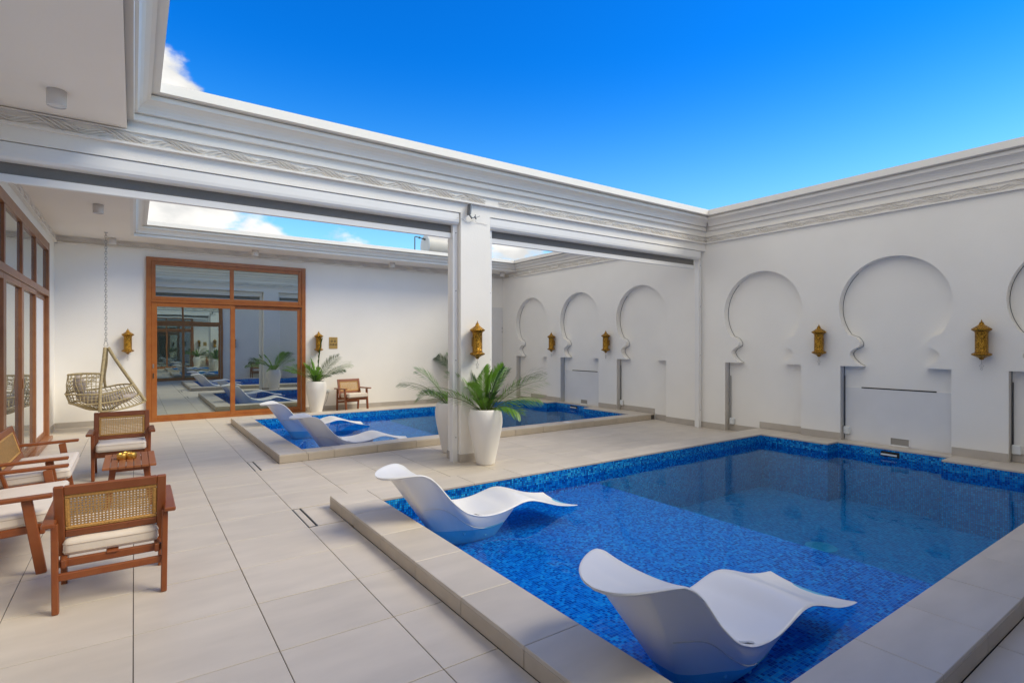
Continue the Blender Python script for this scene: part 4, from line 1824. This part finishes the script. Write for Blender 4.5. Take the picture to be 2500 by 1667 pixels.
def make_palm(fronds, seed, mat_pick):
    out = []
    for i, (azm, L, rise, droop, w) in enumerate(fronds):
        mb, pts, r = frond_mesh(L, droop, rise, w, None, seed=seed * 100 + i)
        n = len(pts)
        rr = [.0062 * (1 - .8 * k / (n - 1)) for k in range(n)]
        st = MB()
        st.tube(pts, rr, 5)
        lv = MB()
        nl_ = int(12 + L * 30)
        twist = r.choice((-1, 1)) * r.uniform(.75, 1.25) if L > .4 else r.uniform(-.4, .4)
        for s in (-1, 1):
            for k in range(nl_):
                t = .20 + .80 * (k + r.uniform(-.25, .25)) / nl_
                t = min(max(t, .2), .995)
                f = t * (n - 1)
                j = min(int(f), n - 2)
                p = pts[j].lerp(pts[j + 1], f - j)
                d = (pts[j + 1] - pts[j]).normalized()
                sd = Vector((0, s, 0))
                upv = d.cross(sd).normalized() * s
                if upv.z < 0:
                    upv = -upv
                sd2 = (sd * cos(twist) + upv * sin(twist) * s)
                ln = 1.4 * w * (sin(pi * min(max((t - .14) / .92, 0), 1)) ** .65) * r.uniform(.88, 1.1)
                if ln < .02:
                    continue
                fw = .85 + .75 * t
                v = (sd2 + d * fw + upv * r.uniform(.05, .32)).normalized()
                g_ = Vector((0, 0, -1))
                mid = p + v * ln * .5 + g_ * ln * .03
                tip = p + v * ln + g_ * ln * .17
                bw_ = (v.cross(upv)).normalized() * (.0056 + .0026 * ln / .2) * (1 + 1.1 * max(L - .6, 0)) * r.uniform(.85, 1.1) * (1 if L > .4 else .62)
                lift = upv * .004
                lv.quad([p - bw_ * .35, p + bw_ * .35, mid + bw_, mid - bw_], False)
                lv.quad([mid - bw_, mid + bw_, tip + bw_ * .12, tip - bw_ * .12], False)
        out.append((azm, st, lv))
    return out


def planter(loc, label, fronds, seed, group='white planters with palms'):
    root = thing('potted_palm', label, 'potted palm', loc, group=group)
    m = MB()
    m.lathe([(0, .0), (.108, .0), (.116, .006), (.122, .03), (.146, .15), (.176, .29), (.203, .42), (.217, .52), (.218, .58), (.211, .64), (.199, .685), (.192, .700),
             (.184, .704), (.176, .700), (.172, .685), (.172, .66)], 48)
    m.build('planter', M['planter'], root)
    m = MB()
    m.lathe([(0, .668), (.06, .674), (.12, .668), (.173, .662)], 24)
    m.build('soil', M['soil'], root)
    rr = random.Random(seed)
    for i, (azm, st, lv) in enumerate(make_palm(fronds, seed, None)):
        dark = rr.random() < .35
        f = lv.build('frond', M['leafdark'] if dark else M['leaf'], root)
        b_ = (.035 * cos(azm), .035 * sin(azm), .655)
        f.location = b_
        f.rotation_euler = (0, 0, azm)
        s_ = st.build('stalk', M['stalk'], f)
    return root


# picture-plane directions: image right = (.82, -.57), away from the camera = (.57, .82)
AR = radians(-35)


def F(deg, L, rise, droop, w=.17):
    return (AR + radians(deg), L, radians(rise), radians(droop), w)


CROWN = [F(k * 51 + 10, .22, 62, 30, .10) for k in range(7)] + [F(k * 90 + 30, .30, 74, 35, .11) for k in range(4)]
planter((3.685, 5.86, 0), 'white planter with a spreading palm in front of the column',
        [F(178, .86, 44, 62, .17), F(200, .78, 38, 70, .16), F(150, .72, 60, 50, .15), F(112, .62, 78, 30, .15), F(62, .68, 72, 38, .15), F(140, .58, 70, 34, .15), F(35, .62, 70, 36, .15), F(-80, .58, 74, 34, .15),
         F(-55, .72, 66, 40, .15), F(12, .90, 54, 48, .17), F(-8, .86, 46, 46, .17), F(-24, .74, 36, 56, .16), F(-42, .58, 30, 78, .14),
         F(-120, .55, 62, 50, .13)] + CROWN, 3)
planter((3.69, 6.80, 0), 'white planter with a palm standing behind the column and its rail',
        [F(175, .80, 46, 60), F(160, .72, 60, 45), F(150, .60, 30, 60, .14), F(90, .7, 70, 40), F(20, .8, 50, 55), F(-20, .7, 45, 60), F(50, .7, 62, 40)] + CROWN[:7], 5)
planter((6.92, 12.38, 0), 'white planter with a palm against the end wall, peeping out left of the column',
        [F(172, 1.0, 62, 70, .17), F(160, .70, 75, 35, .15), F(120, .8, 78, 35, .16), F(60, .8, 66, 45), F(10, .8, 50, 55), F(-40, .7, 55, 50)] + CROWN[:7], 8)
planter((3.33, 12.36, 0), 'white planter with a palm between the timber door and the lone armchair',
        [F(178, .82, 44, 62, .16), F(165, .52, 68, 40, .13), F(130, .60, 70, 35, .14), F(75, 1.02, 84, 30, .16), F(40, .78, 68, 46, .16), F(8, .86, 50, 52, .17),
         F(-15, .80, 42, 50, .16), F(-60, .5, 62, 50, .12), F(-100, .5, 66, 50, .12)] + CROWN, 12)
planter((5.4, YN + .4, 0), 'white planter with a palm by the wall seen only as a reflection',
        [F(k * 40, .8, 55, 55, .16) for k in range(9)], 15)

# ------------------------------------------------------------------ ceiling lights, wall plates, bracket, tank
LG = 'small cylinder lights under the gallery ceiling'
cl_ = thing('ceiling_light', 'white cylinder ceiling light nearest us on the ceiling at upper left', 'ceiling light', (-.493, 5.482, ZC - .001), group=LG)
m = MB()
m.lathe([(0, 0), (.064, 0), (.064, -.118), (.061, -.122), (.056, -.122), (.055, -.112)], 32)
m.build('case', M['lightcase'], cl_)
m = MB()
m.lathe([(.055, -.113), (0, -.110)], 24)
m.build('lens', M['lens'], cl_)
for x, y, lab in ((-.413, 9.63, 'white cylinder ceiling light beyond the beam, above and left of the hanging chain'),
                  (-.332, 12.50, 'white cylinder ceiling light close beside the chain of the hanging chair'),
                  (2.093, 12.42, 'white cylinder ceiling light above the middle of the timber door'),
                  (5.138, 12.42, 'white cylinder ceiling light over the bare end wall left of the column'),
                  (8.30, 12.33, 'white cylinder ceiling light in the far corner, seen right of the column')):
    place(cl_, (x, y, ZC - .001), 0, lab)

sg = thing('rule_sign', 'gold wall plaque with five small dark pictograms above the lone armchair', 'sign', (3.819, YF - .001, 1.555))
m = MB()
m.box((-.099, -.008, -.134), (.099, 0, .134), .003)
m.build('plate', M['goldplate'], sg)
m = MB()
for i in range(9):
    m.box((-.055 + .0125 * i, -.0098, .098), (-.047 + .0125 * i, -.0082, .106))
m.build('heading_print', M['print'], sg)
for i, (x, z) in enumerate(((-.037, .042), (.037, .042), (-.062, -.038), (0, -.038), (.062, -.038))):
    m = MB()
    c_ = [(x + .021 * cos(t), -.0095, z + .021 * sin(t)) for t in [2 * pi * q / 16 for q in range(16)]]
    m.tube(c_, .0035, 5, closed=True)
    m.box((x - .010, -.0105, z - .004), (x + .011, -.0085, z + .005))
    if i % 2:
        m.box((x - .003, -.0105, z - .012), (x + .004, -.0086, z + .013))
    m.build('pictogram', M['print'], sg)

so = thing('wall_socket', 'white wall socket with a dangling plug between palm planter and lone armchair', 'socket', (3.694, YF - .001, .40))
m = MB()
m.box((-.045, -.012, 0), (.045, 0, .085), .004)
m.build('face_plate', M['socket'], so)
m = MB()
m.box((-.018, -.045, .022), (.020, -.0125, .058), .004)
m.build('plug', M['socket'], so)
m = MB()
m.tube(arc([(0, -.04, .022), (-.01, -.04, -.06), (-.04, -.03, -.18), (-.10, -.03, -.30)]), .0035, 5)
m.build('cable', M['floodgrey'], so)

br = thing('lamp_bracket', 'grey bent metal bracket with loose wires at the top of the column', 'bracket', (3.60, BY0 - .001, 3.25))
m = MB()
m.box((-.050, -.085, -.055), (-.036, -.004, .085), .002, Matrix.Rotation(radians(6), 4, 'Y'))
m.box((-.034, -.080, -.050), (-.028, -.006, .078), .001, Matrix.Rotation(radians(6), 4, 'Y'))
m.build('plate', M['floodgrey'], br)
m = MB()
m.beam((-.042, -.045, -.045), (.0, -.05, -.095), .03, .012, .002)
m.beam((.0, -.05, -.085), (.055, -.055, -.070), .022, .010, .002)
m.beam((.030, -.06, -.062), (.060, -.05, -.095), .020, .008, .002)
m.beam((.055, -.055, -.075), (.110, -.060, -.050), .012, .006, .001)
m.beam((.045, -.05, -.08), (.048, -.05, -.035), .010, .006, .001)
m.build('swivel_arm', M['floodgrey'], br)
m = MB()
m.tube(arc([(-.215, -.02, -.115), (-.185, -.012, -.100), (-.13, -.006, -.105), (-.07, -.005, -.135), (-.02, -.008, -.14), (.03, -.03, -.10)]), .0018, 5)
m.tube(arc([(.05, -.03, -.09), (.09, -.01, -.125), (.16, -.005, -.128), (.225, -.006, -.135), (.262, -.01, -.14)]), .0018, 5)
m.build('loose_wire', M['wire'], br)

tk = thing('water_tank', 'white cylindrical water heater tank lying on the roof beyond the end wall', 'water tank', (7.0, 14.5, 3.77))
m = MB()
prof = [(.0, 0), (.27, 0), (.30, .012), (.305, .03), (.305, 1.9), (.30, 1.93), (0, 1.93)]
m.lathe(prof[3:5], 36)
rot = Matrix.Translation((0, 0, .66)) @ Matrix.Rotation(radians(90), 4, 'Y')
m.v = [tuple(rot @ Vector(p)) for p in m.v]
m.build('drum', M['tank'], tk)
for pr in (prof[0:4], prof[4:]):
    m = MB()
    m.lathe(pr, 36)
    m.v = [tuple(rot @ Vector(p)) for p in m.v]
    m.build('end_cap', M['tankend'], tk)
for x in (.4, 1.5):
    m = MB()
    m.box((x - .04, -.25, 0), (x + .04, .25, .40), .01)
    m.build('cradle', M['tank'], tk)
m = MB()
m.tube([(-.33, -.05, .0), (-.33, -.05, .86), (-.30, -.05, .875), (.02, -.05, .82)], .018, 8)
m.tube([(-.20, -.05, .86), (-.16, -.05, .853)], .032, 8)
m.tube([(-.07, -.05, .838), (-.0, -.05, .826)], .030, 8)
m.build('pipe', M['pipe'], tk)
m = MB()
m.tube([(.14, 0, .96), (.14, 0, 1.02)], .016, 8)
m.tube([(.30, 0, .96), (.30, 0, 1.00)], .022, 8)
m.build('valve', M['tankend'], tk)
m = MB()
rr = random.Random(4)
for row, (zz, n_, xs_) in enumerate(((.80, 8, .62), (.70, 3, .66), (.66, 4, .85))):
    for k in range(n_):
        y = -sqrt(max(.3065 ** 2 - (zz - .66) ** 2, 0))
        x = xs_ + k * .042
        m.box((x, y - .003, zz - .016 + .004 * rr.random()), (x + .022, y + .004, zz + .018), 0)
m.build('faded_print', M['faint'], tk)

scene.render.resolution_x, scene.render.resolution_y = 1024, 682
